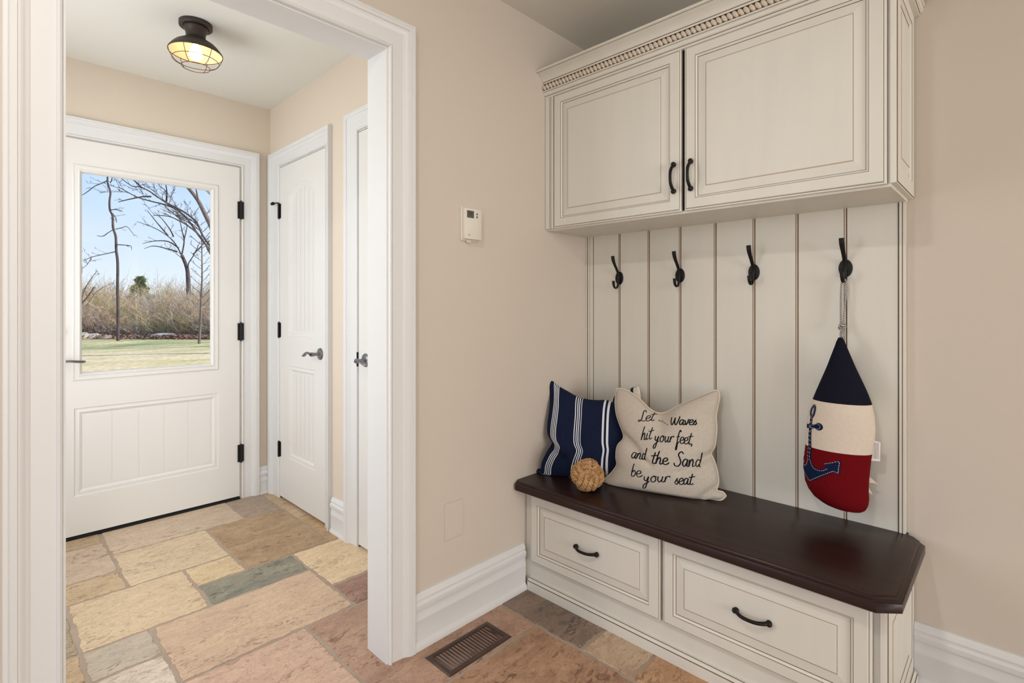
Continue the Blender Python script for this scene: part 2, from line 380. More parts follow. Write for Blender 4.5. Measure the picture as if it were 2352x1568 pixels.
struct('wall_front', m, M['wall'], 'beige painted wall with a wide window behind the camera', 'wall')
m = MB(); m.box(0, 7.5, -4.5, .02, 2.408, 2.55)
struct('ceiling', m, M['ceil'], 'flat painted ceiling above the bench room', 'ceiling')
m = MB(); m.box(-2.1, -.115, -2.45, -.6, 2.436, 2.55)
struct('ceiling_entry', m, M['ceil'], 'white ceiling of the entry carrying the cage lamp', 'ceiling')
DY0, DY1 = -1.835, -.915                                   # exterior door opening
m = MB(); m.box(-2.09, -1.94, -2.45, DY0, -.05, 2.6); m.box(-2.09, -1.94, DY1, -.6, -.05, 2.6); m.box(-2.09, -1.94, DY0, DY1, 2.035, 2.6)
struct('wall_entry_door', m, M['wall2'], 'cream painted wall around the glazed exterior door', 'wall')
D2 = (-1.776, -1.163); D3 = (-.828, -.215); DZ = 2.036
m = MB()
for a, b in ((-1.94, D2[0]), (D2[1], D3[0]), (D3[1], -.115)): m.box(a, b, -.735, -.6, -.05, 2.6)
m.box(D2[0], D2[1], -.735, -.6, DZ, 2.6); m.box(D3[0], D3[1], -.735, -.6, DZ, 2.6); m.box(-1.94, -.115, -.6, -.58, -.05, 2.6)
struct('wall_closet', m, M['wall2'], 'cream painted entry wall holding the two narrow closet doors', 'wall')
m = MB()
m.box(-2.09, -1.7, -2.6, -2.45, -.05, 2.6); m.box(-.3, -.115, -2.6, -2.45, -.05, 2.6); m.box(-1.7, -.3, -2.6, -2.45, -.05, .45); m.box(-1.7, -.3, -2.6, -2.45, 2.2, 2.6)
struct('wall_entry_side', m, M['wall2'], 'cream painted entry wall with an added window opening left of the doorway', 'wall')  # the window opening is added to go with the entry fill
m = MB(); m.box(-2.2, 7.8, -4.75, .3, 2.6, 2.75)
struct('roof', m, M['ceil'], 'flat roof slab closing the house above the ceilings', 'roof')
def window(name, x0, x1, y0, y1, z0, z1, label):
    r = empty(name, ((x0+x1)/2, (y0+y1)/2, z0)); tag(r, label, 'window', kind='structure')
    f = MB(); g = MB(); t = .05
    if x1-x0 > y1-y0:
        for a, b, c, d in ((x0, x0+t, z0, z1), (x1-t, x1, z0, z1), (x0, x1, z0, z0+t), (x0, x1, z1-t, z1), ((x0+x1)/2-.02, (x0+x1)/2+.02, z0, z1)): f.box(a, b, y0, y1, c, d)
        g.box(x0+t, x1-t, (y0+y1)/2-.003, (y0+y1)/2+.003, z0+t, z1-t)
    else:
        for a, b, c, d in ((y0, y0+t, z0, z1), (y1-t, y1, z0, z1), (y0, y1, z0, z0+t), (y0, y1, z1-t, z1)): f.box(x0, x1, a, b, c, d)
        g.box((x0+x1)/2-.003, (x0+x1)/2+.003, y0+t, y1-t, z0+t, z1-t)
    local(f, r.location).build('window_frame', M['trim'], r); local(g, r.location).build('window_pane', M['glass'], r)
window('window_1', .35, 3.05, -4.62, -4.54, .6, 2.3, 'wide white framed window behind the camera')
window('window_2', 7.54, 7.62, -3.6, -1.0, .06, 2.2, 'white framed window in the right wall')
window('window_3_added', -1.7, -.3, -2.57, -2.49, .45, 2.2, 'white framed window added in the unseen entry side wall for the fill light')  # unseen window, added around the entry fill lamp
# ------------------------------------------------------------------ TRIM: casings and baseboards
CAS = [(0, 0), (0, .006), (.002, .012), (.006, .0145), (.010, .012), (.012, .0085), (.016, .0085), (.050, .0115), (.052, .0115), (.055, .0140), (.058, .0148), (.062, .0165), (.067, .0215), (.070, .0222), (.0715, .0222), (.073, .0255), (.083, .0265), (.0845, .0245), (.087, .0265), (.093, .0265), (.095, .0245), (.095, 0)]
def casing(mb, path, normal, prof, inside):
    """sweep prof (w across, d out) along path with mitres; inside = a point on the opening side"""
    path = [V(p) for p in path]; n = V(normal); ls = []
    segs = [(path[i+1]-path[i]).normalized() for i in range(len(path)-1)]
    outs = []
    for i, s in enumerate(segs):
        o = s.cross(n).normalized(); mid = (path[i]+path[i+1])/2
        if o.dot(mid-V(inside)) < 0: o = -o
        outs.append(o)
    for i, p in enumerate(path):
        if i == 0: d = outs[0]
        elif i == len(path)-1: d = outs[-1]
        else: d = outs[i-1]+outs[i]
        ls.append([p+d*w+n*t for w, t in prof])
    b = len(mb.v); k = len(prof)
    for l in ls: mb.v += [tuple(x) for x in l]
    for i in range(len(ls)-1):
        for j in range(k-1):
            mb.f.append((b+i*k+j, b+i*k+j+1, b+(i+1)*k+j+1, b+(i+1)*k+j)); mb.m.append(0)
    mb.f.append(tuple(b+j for j in range(k))); mb.m.append(0)
    e = b+(len(ls)-1)*k; mb.f.append(tuple(e+j for j in range(k))[::-1]); mb.m.append(0)
# main cased opening
m = MB(); ri = .005
casing(m, [(0, OY0-ri, -.003), (0, OY0-ri, OZ+ri), (0, OY1+ri, OZ+ri), (0, OY1+ri, -.003)], (1, 0, 0), CAS, (0, -1.5, 1))
casing(m, [(-.115, OY0-ri, -.003), (-.115, OY0-ri, OZ+ri), (-.115, OY1+ri, OZ+ri), (-.115, OY1+ri, -.003)], (-1, 0, 0), [(w, d*.6) for w, d in CAS], (0, -1.5, 1))
m.box(-.117, .001, OY1, OY1+.018, -.003, OZ+.018); m.box(-.117, .001, OY0-.018, OY0, -.003, OZ+.018); m.box(-.117, .001, OY0, OY1, OZ, OZ+.018)
struct('trim_1', m, M['trim'], 'wide white moulded casing and jamb around the open doorway', 'door casing', 35)
m = MB(); pf = [(w, d) for w, d in CAS]
casing(m, [(-1.94, DY0-.002, -.003), (-1.94, DY0-.002, 2.037), (-1.94, DY1+.006, 2.037), (-1.94, DY1+.006, -.003)], (1, 0, 0), [(w*1.04, d) for w, d in CAS], (0, -1.4, 1))
m.box(-2.09, -1.945, DY0, DY0+.004, 0, 2.035); m.box(-2.09, -1.945, DY1-.004, DY1, 0, 2.035); m.box(-2.09, -1.945, DY0, DY1, 2.031, 2.035)
struct('trim_2', m, M['trim'], 'white moulded casing around the glazed exterior door', 'door casing', 35)
def casing_closet(name, d, wl, wr, label):
    m = MB(); L_, R_ = d
    # left leg and head, then narrow right leg
    def pr(s): return [(w*s, dd) for w, dd in CAS]
    zt = DZ+.004; n = V((0, -1, 0)); y = -.735
    pl = pr(wl/.095); prr = pr(wr/.095); ph = pr(1.0)
    k = len(CAS)
    A = [V((L_-w, y-t, -.003)) for w, t in pl]; B = [V((L_-pl[i][0], y-ph[i][1], zt+ph[i][0])) for i in range(k)]
    C = [V((R_+prr[i][0], y-ph[i][1], zt+ph[i][0])) for i in range(k)]; D = [V((R_+w, y-t, -.003)) for w, t in prr]
    b = len(m.v)
    for l in (A, B, C, D): m.v += [tuple(p) for p in l]
    for i in range(3):
        for j in range(k-1): m.f.append((b+i*k+j, b+i*k+j+1, b+(i+1)*k+j+1, b+(i+1)*k+j)); m.m.append(0)
    m.box(L_-.004, L_, -.737, -.61, 0, DZ+.004); m.box(R_, R_+.004, -.737, -.61, 0, DZ+.004); m.box(L_, R_, -.737, -.61, DZ, DZ+.004)
    struct(name, m, M['trim'], label, 'door casing', 35)
casing_closet('trim_3', D2, .143, .058, 'white moulded casing around the closet door in the corner')
casing_closet('trim_4', D3, .113, .08, 'white moulded casing around the half hidden second closet door')
BB = [(0, 0), (.024, 0), (.024, .012), (.022, .020), (.017, .026), (.0155, .031), (.0155, .094), (.0175, .100), (.0175, .104), (.015, .112), (.0135, .130), (.0145, .136), (.019, .139), (.0205, .146), (.0205, .156), (.017, .161), (.014, .163), (.014, .166), (.016, .172), (.011, .184), (.006, .190), (0, .191)]
def base(mb, a, b, n):
    a, b, n = V(a), V(b), V(n); k = len(BB)
    ls = [[p+n*d+V((0, 0, z-.002)) for d, z in BB] for p in (a, b)]
    mb.loops(ls, closed=True, cap0=True, cap1=True)
m = MB(); base(m, (0, -1.008, 0), (0, -.446, 0), (1, 0, 0))
struct('baseboard_left', m, M['trim'], 'tall white moulded baseboard under the thermostat', 'baseboard', 30)
m = MB(); base(m, (1.2575, .02, 0), (7.5, .02, 0), (0, -1, 0))
struct('baseboard_back', m, M['trim'], 'tall white moulded baseboard right of the bench', 'baseboard', 30)
m = MB(); base(m, (-1.094, -.735, -.01), (-.945, -.735, -.01), (0, -1, 0))
struct('baseboard_closet', m, M['trim'], 'short piece of white baseboard between the two closet doors', 'baseboard', 30)
m = MB(); base(m, (-1.94, -.808, -.02), (-1.94, -.7345, -.02), (1, 0, 0))
struct('baseboard_entry', m, M['trim'], 'short piece of white baseboard in the entry corner beside the exterior door', 'baseboard', 30)
m = MB(); base(m, (0, -4.5, 0), (0, -2.012, 0), (1, 0, 0)); base(m, (0, -4.5, 0), (7.5, -4.5, 0), (0, 1, 0))
struct('baseboard_front', m, M['trim'], 'white baseboard running around the camera end of the room', 'baseboard', 30)
# ------------------------------------------------------------------ panel helpers
def rect(O, A, B, Nn, a0, a1, b0, b1, d, arch=0, ns=10):
    pts = [(a0, b0), (a1, b0), (a1, b1)]
    for k in range(1, ns):
        t = k/ns; a = a1+(a0-a1)*t; pts.append((a, b1+arch*(1-(2*t-1)**2)))
    pts.append((a0, b1))
    return [O+A*a+B*b+Nn*d for a, b in pts]
def rings(mb, O, A, B, Nn, a0, a1, b0, b1, steps, arch=0, cap=True):
    O, A, B, Nn = V(O), V(A), V(B), V(Nn)
    ls = [rect(O, A, B, Nn, a0+i, a1-i, b0+i, b1-i, d, arch) for i, d, _ in steps]
    mats = [s[2] for s in steps[:-1]]
    mb.loops(ls, mats=mats)
    if cap:
        b = len(mb.v); mb.v += [tuple(p) for p in ls[-1]]; mb.f.append(tuple(range(b, b+len(ls[-1])))); mb.m.append(steps[-1][2])
def zone(mb, O, A, B, Nn, Z, P, d, steps, arch=0, cap=True):
    """flat zone Z=(a0,a1,b0,b1) at height d with a recessed panel P inside"""
    O, A, B, Nn = V(O), V(A), V(B), V(Nn)
    outer = rect(O, A, B, Nn, *Z, d, 0); inner = rect(O, A, B, Nn, *P, d, arch)
    mb.loops([outer, inner], mat=0); rings(mb, O, A, B, Nn, *P, steps, arch, cap)
# ------------------------------------------------------------------ DOORS
def lever(name, parent, o, n, d, m, wavy=1, length=.10):
    """round rosette, neck and waved lever; o = rosette centre on the door face"""
    o, n, d = V(o), V(n), V(d)
    hb = MB()
    q = n.to_track_quat('Z', 'Y').to_matrix()
    for prof in ([(0.001, .011), (.018, .010), (.024, .008), (.031, .005), (.033, .001), (.033, 0)],):
        ls = [[o+q @ V((r*math.cos(2*math.pi*j/28), r*math.sin(2*math.pi*j/28), h)) for j in range(28)] for r, h in prof]
        hb.loops(ls, cap0=True, cap1=True)
    hb.build('rosette', m, parent, 40)
    lb = MB(); p0 = o+n*.008
    lb.tube([p0, p0+n*.012, p0+n*.022, p0+n*.034, p0+n*.046], [.012, .009, .0085, .011, .0115], 16)
    pts = []; rr = []
    for k in range(15):
        t = k/14; z = wavy*(.010*math.sin(t*math.pi*1.6)-.002)
        pts.append(p0+n*(.046-.004*t+.006*math.sin(t*math.pi))+d*(length*t)+V((0, 0, z))); rr.append(.0105-.0025*abs(t-.75) if t < .93 else .006)
    lb.tube(pts, rr, 14, sq=.62, up=(0, 0, 1))
    lb.build('lever', m, parent, 50)
def hinge(parent, c, n, a, h=.1, stop=False):
    c, n, a = V(c), V(n), V(a); hb = MB()
    z = V((0, 0, 1))
    hb.tube([c-z*h/2, c+z*h/2], .0062, 12); hb.tube([c+z*h/2, c+z*(h/2+.005)], [.004, .0025], 10); hb.tube([c-z*(h/2+.004), c-z*h/2], [.0025, .004], 10)
    for s in (-1, 1):
        p = c+a*s*.009; x0, y0 = p.x-abs(a.x)*.008-abs(n.x)*.002-.0005, p.y-abs(a.y)*.008-abs(n.y)*.002-.0005
        x1, y1 = p.x+abs(a.x)*.008+abs(n.x)*.002+.0005, p.y+abs(a.y)*.008+abs(n.y)*.002+.0005
        q = n*-.006
        hb.box(x0+q.x, x1+q.x, y0+q.y, y1+q.y, c.z-h/2+.002, c.z+h/2-.002)
    ho = hb.build('hinge', M['black'], parent, 40)
    if stop:
        sb = MB(); t = c+z*(h/2+.003)
        sb.tube([t, t+n*.012-a*.01, t+n*.018-a*.04], .0035, 8); sb.tube([t+n*.018-a*.038, t+n*.018-a*.048], .010, 14, mat=0)
        sb.tube([t+n*.018-a*.048, t+n*.018-a*.060], [.007, .009], 14)
        so = sb.build('door_stop', M['black'], ho, 40)
# exterior door ----------------------------------------------------
door1 = empty('door_1', (0, 0, 0)); tag(door1, 'white exterior door with a large clear glass pane and black hinges', 'door', kind='structure')
O = V((-1.93, 0, 0)); A = V((0, 1, 0)); B = V((0, 0, 1)); Nn = V((1, 0, 0))
y0, y1 = -1.829, -.921
m = MB()
rings(m, O, A, B, Nn, -1.7, -1.05, .83, 1.873, [(0, 0, 0), (0, 0, 0)], cap=False) if 0 else None
Zu = (y0, y1, .73, 2.028); Pu = (-1.684, -1.066, .828, 1.875)
m.loops([rect(O, A, B, Nn, *Zu, 0), rect(O, A, B, Nn, *Pu, 0), rect(O, A, B, Nn, *Pu, -.044), rect(O, A, B, Nn, *Zu, -.044)])
st = [(0, 0, 0), (.003, -.004, 0), (.010, -.0045, 0), (.020, -.002, 0), (.030, -.0065, 0), (.0325, -.0085, 0), (.038, -.0085, 0)]
zone(m, O, A, B, Nn, (y0, y1, .018, .73), (-1.702, -1.039, .215, .662), 0, st)
for k in range(5):
    a = -1.662+k*.1168; m.box(-1.9385, -1.9372, a+.003, a+.1168-.003, .256, .621, bev=0)
m.box(-1.974, -1.940, y0, y0+.001, .018, 2.028); m.box(-1.974, -1.9735, y0, y1, .018, .73)
for a, b, c, d in ((y0, y0, .018, 2.028), (y1, y1, .018, 2.028)):
    m.add([(-1.974, a, c), (-1.93, a, c), (-1.93, a, d), (-1.974, a, d)], [(0, 1, 2, 3)])
for z in (.018, 2.028): m.add([(-1.974, y0, z), (-1.93, y0, z), (-1.93, y1, z), (-1.974, y1, z)], [(0, 1, 2, 3)])
m.build('door_leaf', M['door'], door1, 30)
m = MB()
fr = [(0, 0), (0, .006), (.003, .0085), (.007, .0085), (.010, .006), (.022, .006), (.026, .0105), (.030, .0115), (.033, .009), (.036, 0), (.036, -.02)]
def ringprof(mb, O, A, B, Nn, a0, a1, b0, b1, prof):
    ls = [rect(V(O), V(A), V(B), V(Nn), a0-w, a1+w, b0-w, b1+w, d) for w, d in prof]; mb.loops(ls)
ringprof(m, O, A, B, Nn, -1.677, -1.073, .835, 1.868, [(-.006, -.02), (-.006, -.004), (-.001, .004), (.004, .0085), (.008, .0075), (.010, .005), (.024, .005), (.026, .007), (.030, .0055), (.0325, .003), (.033, -.001)])
m.build('glazing_frame', M['door'], door1, 35)
m = MB(); m.box(-1.954, -1.949, -1.684, -1.066, .828, 1.875); m.build('glass_pane', M['glass'], door1)
lever('x', door1, (-1.93, -1.768, .905), (1, 0, 0), (0, 1, 0), M['pewter'], .35, .105)
m = MB(); m.lathe([(.001, .014), (.022, .013), (.029, .008), (.031, 0)], (-1.93, -1.768, 1.052), 28, cap0=True, cap1=True, axis='x'); m.box(-1.917, -1.900, -1.772, -1.764, 1.036, 1.068, bev=.002)
m.build('deadbolt', M['pewter'], door1, 40)
for z in (1.768, 1.024, .280): hinge(door1, (-1.920, -.916, z), (1, 0, 0), (0, 1, 0), .108)
m = MB(); m.box(-2.09, -1.925, DY0+.004, DY1-.004, -.004, .012, bev=.003); m.build('threshold', M['gapblack'], door1)
# closet doors ------------------------------------------------------
def closet_door(name, d, hinge_left, label, stop=False):
    r = empty(name, (0, 0, 0)); tag(r, label, 'door', kind='structure')
    O = V((0, -.7405, 0)); A = V((1, 0, 0)); B = V((0, 0, 1)); Nn = V((0, -1, 0))
    x0, x1 = d[0]+.003, d[1]-.003; cx = (x0+x1)/2; w = .176
    st = [(0, 0, 0), (.003, -.004, 0), (.010, -.0045, 0), (.020, -.002, 0), (.030, -.0075, 0), (.0325, -.009, 0), (.038, -.009, 0)]
    m = MB()
    zone(m, O, A, B, Nn, (x0, x1, .905, 2.031), (cx-w, cx+w, 1.002, 1.845), 0, st, arch=.055)
    zone(m, O, A, B, Nn, (x0, x1, .014, .905), (cx-w, cx+w, .268, .825), 0, st)
    n = 5; a0 = cx-w+.038; wd = (2*w-.076)/n
    for k in range(n):
        for z0, z1 in ((1.042, 1.868), (.308, .785)):
            m.box(a0+k*wd+.003, a0+(k+1)*wd-.003, -.7315, -.7330, z0, z1)
    for xx in (x0, x1): m.add([(xx, -.7405, .014), (xx, -.705, .014), (xx, -.705, 2.031), (xx, -.7405, 2.031)], [(0, 1, 2, 3)])
    for z in (.014, 2.031): m.add([(x0, -.7405, z), (x1, -.7405, z), (x1, -.705, z), (x0, -.705, z)], [(0, 1, 2, 3)])
    m.box(x0, x1, -.705, -.7045, .014, 2.031)
    m.build('door_leaf', M['door'], r, 30)
    hx = x0-.002 if hinge_left else x1+.002
    lx = (x1-.067) if hinge_left else (x0+.066)
    lever('x', r, (lx, -.7405, .920), (0, -1, 0), (-1 if hinge_left else 1, 0, 0), M['pewter'])
    for i, z in enumerate((1.766, 1.034, .302)): hinge(r, (hx, -.748, z), (0, -1, 0), (1, 0, 0), .092, stop and i == 0)
    if not hinge_left:
        m = MB(); m.box(x0-.0075, x0-.003, -.748, -.725, .885, .955); m.build('strike_plate', M['black'], r)
    return r
closet_door('door_2', D2, True, 'narrow white arched panel closet door in the corner with a lever and three black hinges', True)
closet_door('door_3', D3, False, 'white closet door half hidden behind the doorway jamb, lever pointing right')
# ------------------------------------------------------------------ CABINETRY
CR = [M['cream'], M['glaze'], M['glaze2'], M['bead']]
def raised(mb, O, A, B, Nn, a0, a1, b0, b1, fw=.041, base=0.0):
    s = [(0, base, 0), (0, .011, 0), (.0015, .0135, 0), (.0055, .0145, 1), (.0070, .0150, 0), (.009, .018, 0), (fw-.0008, .018, 1), (fw+.0006, .0168, 0), (fw+.0065, .0120, 1), (fw+.0080, .0105, 0), (fw+.036, .0148, 2), (fw+.0385, .0155, 0), (fw+.040, .0172, 0)]
    rings(mb, O, A, B, Nn, a0, a1, b0, b1, s)
def pull(parent, c, along, out, m, L_=.102):
    c, a, n = V(c), V(along), V(out); mb = MB(); pts = []; rr = []
    for k in range(25):
        t = k/24*2-1; h = .026*(1-abs(t)**2.6)
        pts.append(c+a*(t*L_/2*.90)+n*(h+.004)); rr.append(.0052+.0012*abs(t)**3)
    mb.tube(pts, rr, 12)
    for s in (-1, 1):
        p = c+a*(s*L_/2*.90); mb.tube([p, p+n*.004, p+n*.009, p+n*.012], [.0085, .0088, .0075, .004], 12)
        mb.sphere(p+n*.007+a*s*.002, .0085, 12, 8)
    mb.build('pull_handle', m, parent, 50)
Ax, Bz, Ny = (1, 0, 0), (0, 0, 1), (0, -1, 0)
# wall cabinet
wc = empty('wall_cabinet', (0, 0, 1.51)); tag(wc, 'antique cream wall cabinet with rope crown moulding hung above the hooks', 'cabinet')
def P(mb): return local(mb, (0, 0, 1.51))
m = MB(); m.box(.001, 1.240, -.285, .0195, 1.510, 2.10, 0)
m.box(.001, 1.2405, -.2875, -.285, 1.5105, 1.5185, 0); m.box(1.236, 1.240, -.288, -.285, 1.51, 2.10)
P(m).build('body', CR, wc)
m = MB(); m.box(.632, .648, -.290, -.2852, 1.522, 2.098); P(m).build('door_gap_shadow_strip', M['gapblack'], wc)
m = MB(); m.box(.001, .044, -.3035, -.285, 1.5165, 2.099, 0, bev=.003); m.box(.0275, .0288, -.3042, -.2855, 1.518, 2.098, 1); m.box(.0345, .0358, -.3042, -.2855, 1.518, 2.098, 1); P(m).build('filler_strip', CR, wc)
for a0, a1, hx in ((.0475, .6335, .6085), (.6455, 1.2325, .6725)):
    m = MB(); raised(m, (0, -.287, 0), Ax, Bz, Ny, a0, a1, 1.5165, 2.094)
    d = P(m).build('cabinet_door', CR, wc); pull(d, (hx, -.305, 1.638-1.51), (0, 0, 1), (0, -1, 0), M['bronze'], .104)
m = MB(); m.box(1.240, 1.2475, -.297, .0195, 1.5185, 2.10)
s = [(0, 0, 0), (.0008, .0060, 0), (.003, .0068, 1), (.0042, .009, 0), (.047, .0095, 1), (.0485, .0085, 0), (.053, .002, 1), (.055, .001, 0), (.082, .006, 2), (.084, .0075, 0)]
rings(m, (1.2475, 0, 0), (0, 1, 0), Bz, (1, 0, 0), -.297, .018, 1.5185, 2.10, s)
P(m).build('end_panel', CR, wc)
# crown: profile (out, z)
CP = [(0, 2.090, 0), (.020, 2.090, 0), (.020, 2.0975, 1), (.0215, 2.099, 0), (.027, 2.101, 0), (.0295, 2.107, 0), (.0285, 2.1135, 1), (.0265, 2.115, 0), (.0315, 2.1165, 0), (.033, 2.120, 1), (.0290, 2.1205, 1), (.0270, 2.1475, 1), (.033, 2.1475, 0), (.0345, 2.1515, 0), (.033, 2.155, 1), (.0350, 2.1565, 0), (.038, 2.163, 0), (.046, 2.173, 0), (.060, 2.181, 0), (.073, 2.185, 1), (.0745, 2.186, 0), (.081, 2.1875, 0), (.0825, 2.190, 0), (.081, 2.194, 0), (0, 2.194, 0)]
m = MB(); ls = []
for o_, z, _ in CP: ls.append([V((.001, -.285-o_, z)), V((1.250+o_, -.285-o_, z)), V((1.250+o_, .0195, z))])
m.loops([[l[i] for l in ls] for i in range(3)], mats=None, closed=False)
# assign material by profile segment
k = len(CP)-1; m.m = [CP[j][2] for i in range(2) for j in range(k)]
m.add([ls[0][0], ls[0][1], ls[0][2], V((.001, .0195, 2.09))], [(0, 1, 2, 3)]); m.add([ls[-1][0], ls[-1][1], ls[-1][2], V((.001, .0195, 2.194))], [(0, 1, 2, 3)])
m.add([l[0] for l in ls], [tuple(range(len(ls)))])
crown = P(m).build('crown_moulding', CR, wc, 30)
m = MB()
R_ = Matrix.Rotation(math.radians(-36), 3, 'Y')
nb = 72
for i in range(nb):
    x = .008+i*.01785; m.sphere((x, -.3150, 2.1340), .0130, 12, 8, 0, (.62, .66, 1.14), R_)
R2 = Matrix.Rotation(math.radians(36), 3, 'X')
for i in range(17):
    m.sphere((1.2795, -.305+i*.01785, 2.1340), .0130, 12, 8, 0, (.66, .62, 1.14), R2)
P(m).build('rope_trim', M['bead'], crown, 60)
# beadboard back panel
m = MB(); secs = []
def sec(x, y, mt): secs.append((x, y, mt))
sec(.001, .0195, 0); sec(.001, -.003, 0); sec(.009, -.003, 1); sec(.0115, .001, 0); sec(.013, -.003, 0); sec(.021, -.003, 2); sec(.023, 0, 0); sec(.041, 0, 1); sec(.043, .003, 0); sec(.0445, 0, 0)
for gx in (.187, .335, .481, .629, .777, .925, 1.074):
    sec(gx-.0065, 0, 0); sec(gx-.006, 0, 2); sec(gx-.0045, .003, 3); sec(gx-.0025, 0, 3); sec(gx+.0010, 0, 1); sec(gx+.0028, .004, 0); sec(gx+.005, 0, 0)
sec(1.217, 0, 1); sec(1.2195, .003, 0); sec(1.221, -.003, 0); sec(1.2275, -.003, 2); sec(1.229, .001, 3); sec(1.2305, -.003, 0); sec(1.237, -.003, 0); sec(1.237, .0195, 0)
lo = [V((x, y, .4612)) for x, y, _ in secs]; hi = [V((x, y, 1.512)) for x, y, _ in secs]
b = len(m.v); m.v += [tuple(p) for p in lo+hi]; n = len(secs)
for i in range(n-1): m.f.append((b+i, b+i+1, b+n+i+1, b+n+i)); m.m.append(secs[i][2])
tag(m.build('beadboard_panel', CR, None), 'antique cream beadboard back panel with glazed vertical grooves behind the hooks', 'wall panel')
# storage bench
sb = empty('storage_bench', (0, 0, 0)); tag(sb, 'cream mudroom bench with two wide drawers and a dark wood seat', 'bench')
m = MB(); m.box(.024, 1.240, -.425, .0195, 0, .424, 0); m.box(.001, .024, -.425, -.02, 0.003, .424, 0)
m.build('body', CR, sb)
m = MB(); m.box(.6285, .6345, -.4262, -.4252, .118, .405); m.build('drawer_gap', M['glaze'], sb)
for a0, a1, hx in ((.0385, .6275, .328), (.6355, 1.2225, .928)):
    m = MB(); raised(m, (0, -.427, 0), Ax, Bz, Ny, a0, a1, .1185, .404, .0405)
    d = m.build('drawer', CR, sb); pull(d, (hx, -.445, .263), (1, 0, 0), (0, -1, 0), M['bronze'], .104)
m = MB(); m.box(1.240, 1.2475, -.4375, .0195, 0, .424)
rings(m, (1.2475, 0, 0), (0, 1, 0), Bz, (1, 0, 0), -.4375, .018, .045, .424, s)
m.build('end_panel', CR, sb)
m = MB(); pr = [(0, 0, 0), (.020, 0, 0), (.020, .030, 0), (.0195, .036, 1), (.0175, .0385, 0), (.014, .0415, 0), (.012, .0475, 1), (.0100, .049, 0), (0, .049, 0)]
ls = []
for o_, z, _ in pr: ls.append([V((.024, -.425-o_, z)), V((1.2485+o_, -.4385-o_+.0135, z)), V((1.2485+o_, -.006, z))])
m.loops([[l[i] for l in ls] for i in range(3)], closed=False); k = len(pr)-1; m.m = [pr[j][2] for i in range(2) for j in range(k)]
m.add([l[0] for l in ls], [tuple(range(len(ls)))]); m.add([l[2] for l in ls], [tuple(range(len(ls)))])
m.build('base_moulding', CR, sb, 30)
m = MB()
def slab(off, z):
    f = -.506+off; r = 1.289-off; c = .046
    return [V((.001, .019, z)), V((.001, f+.012, z)), V((.013, f, z)), V((r-c, f, z)), V((r, f+c*.9, z)), V((r, -.032, z)), V((r-.018, -.006, z)), V((1.2425, -.001, z)), V((1.2425, .019, z))]
m.loops([slab(o_, z) for o_, z in ((.003, .4245), (0, .427), (0, .4475), (.0012, .4505), (.0035, .452), (.0085, .4528), (.0105, .4535), (.0120, .4575), (.0145, .4605), (.0155, .4608))], cap0=True, cap1=True)
m.build('seat_top', M['wood'], sb, 40)
# ------------------------------------------------------------------ COAT HOOKS
def smooth_path(ctrl, n=8):
    ctrl = [V(c) for c in ctrl]; out = []
    P_ = [ctrl[0]]+ctrl+[ctrl[-1]]
    for i in range(1, len(P_)-2):
        for k in range(n):
            t = k/n; a, b, c, d = P_[i-1], P_[i], P_[i+1], P_[i+2]
            out.append(.5*((2*b)+(c-a)*t+(2*a-5*b+4*c-d)*t*t+(3*b-a-3*c+d)*t**3))
    out.append(ctrl[-1]); return out
hk = empty('coat_hook', (.187, 0, 1.308))
m = MB()
ls = [[V((rx*math.cos(a), -y, rz*math.sin(a))) for a in [2*math.pi*j/32 for j in range(32)]] for rx, rz, y in ((.0205, .0300, -.003), (.0205, .0300, .003), (.019, .0285, .0048), (.001, .001, .0052))]
m.loops(ls, cap0=True, cap1=True); m.build('back_plate', M['black'], hk, 40)
m = MB(); up = smooth_path([(0, -.004, .004), (0, -.012, .022), (0, -.026, .042), (0, -.042, .062), (0, -.052, .080), (0, -.056, .097)])
m.tube(up, [.0075-.0025*math.sin(min(1, i/(len(up)-1)*1.3)*math.pi)*.6+(.001*i/len(up)) for i in range(len(up))], 10, sq=.6, up=(0, 1, 0)); m.build('upper_prong', M['black'], hk, 50)
m = MB(); lo_ = smooth_path([(0, -.005, .006), (0, -.010, -.012), (0, -.013, -.030), (0, -.022, -.044), (0, -.036, -.046), (0, -.047, -.034), (0, -.050, -.014)])
m.tube(lo_, [.0072-.002*math.sin(i/(len(lo_)-1)*math.pi) for i in range(len(lo_))], 10, sq=.6, up=(0, 1, 0)); m.build('lower_prong', M['black'], hk, 50)
for sx_ in (-.0115, .0115):
    m = MB(); m.lathe([(.001, .0015), (.0035, .0015), (.0045, 0)], (sx_, -.0048, -.003), 14, cap0=True, axis='y'); m.build('screw', M['black'], hk, 50)
labs = ['black double coat hook nearest the corner with nothing hanging on it', 'empty black double coat hook, second from the corner, above the quote pillow',
        'empty black double coat hook, third from the corner, left of the buoy hook', 'black double coat hook from which the buoy pillow hangs']
for i, hx in enumerate((.187, .481, .777, 1.074)):
    r = hk
    if i:
        r = hk.copy(); COL.objects.link(r)
        for c in hk.children:
            e = c.copy(); COL.objects.link(e); e.parent = r
        r.location.x = hx
    tag(r, labs[i], 'coat hook', 'coat hooks on the beadboard')
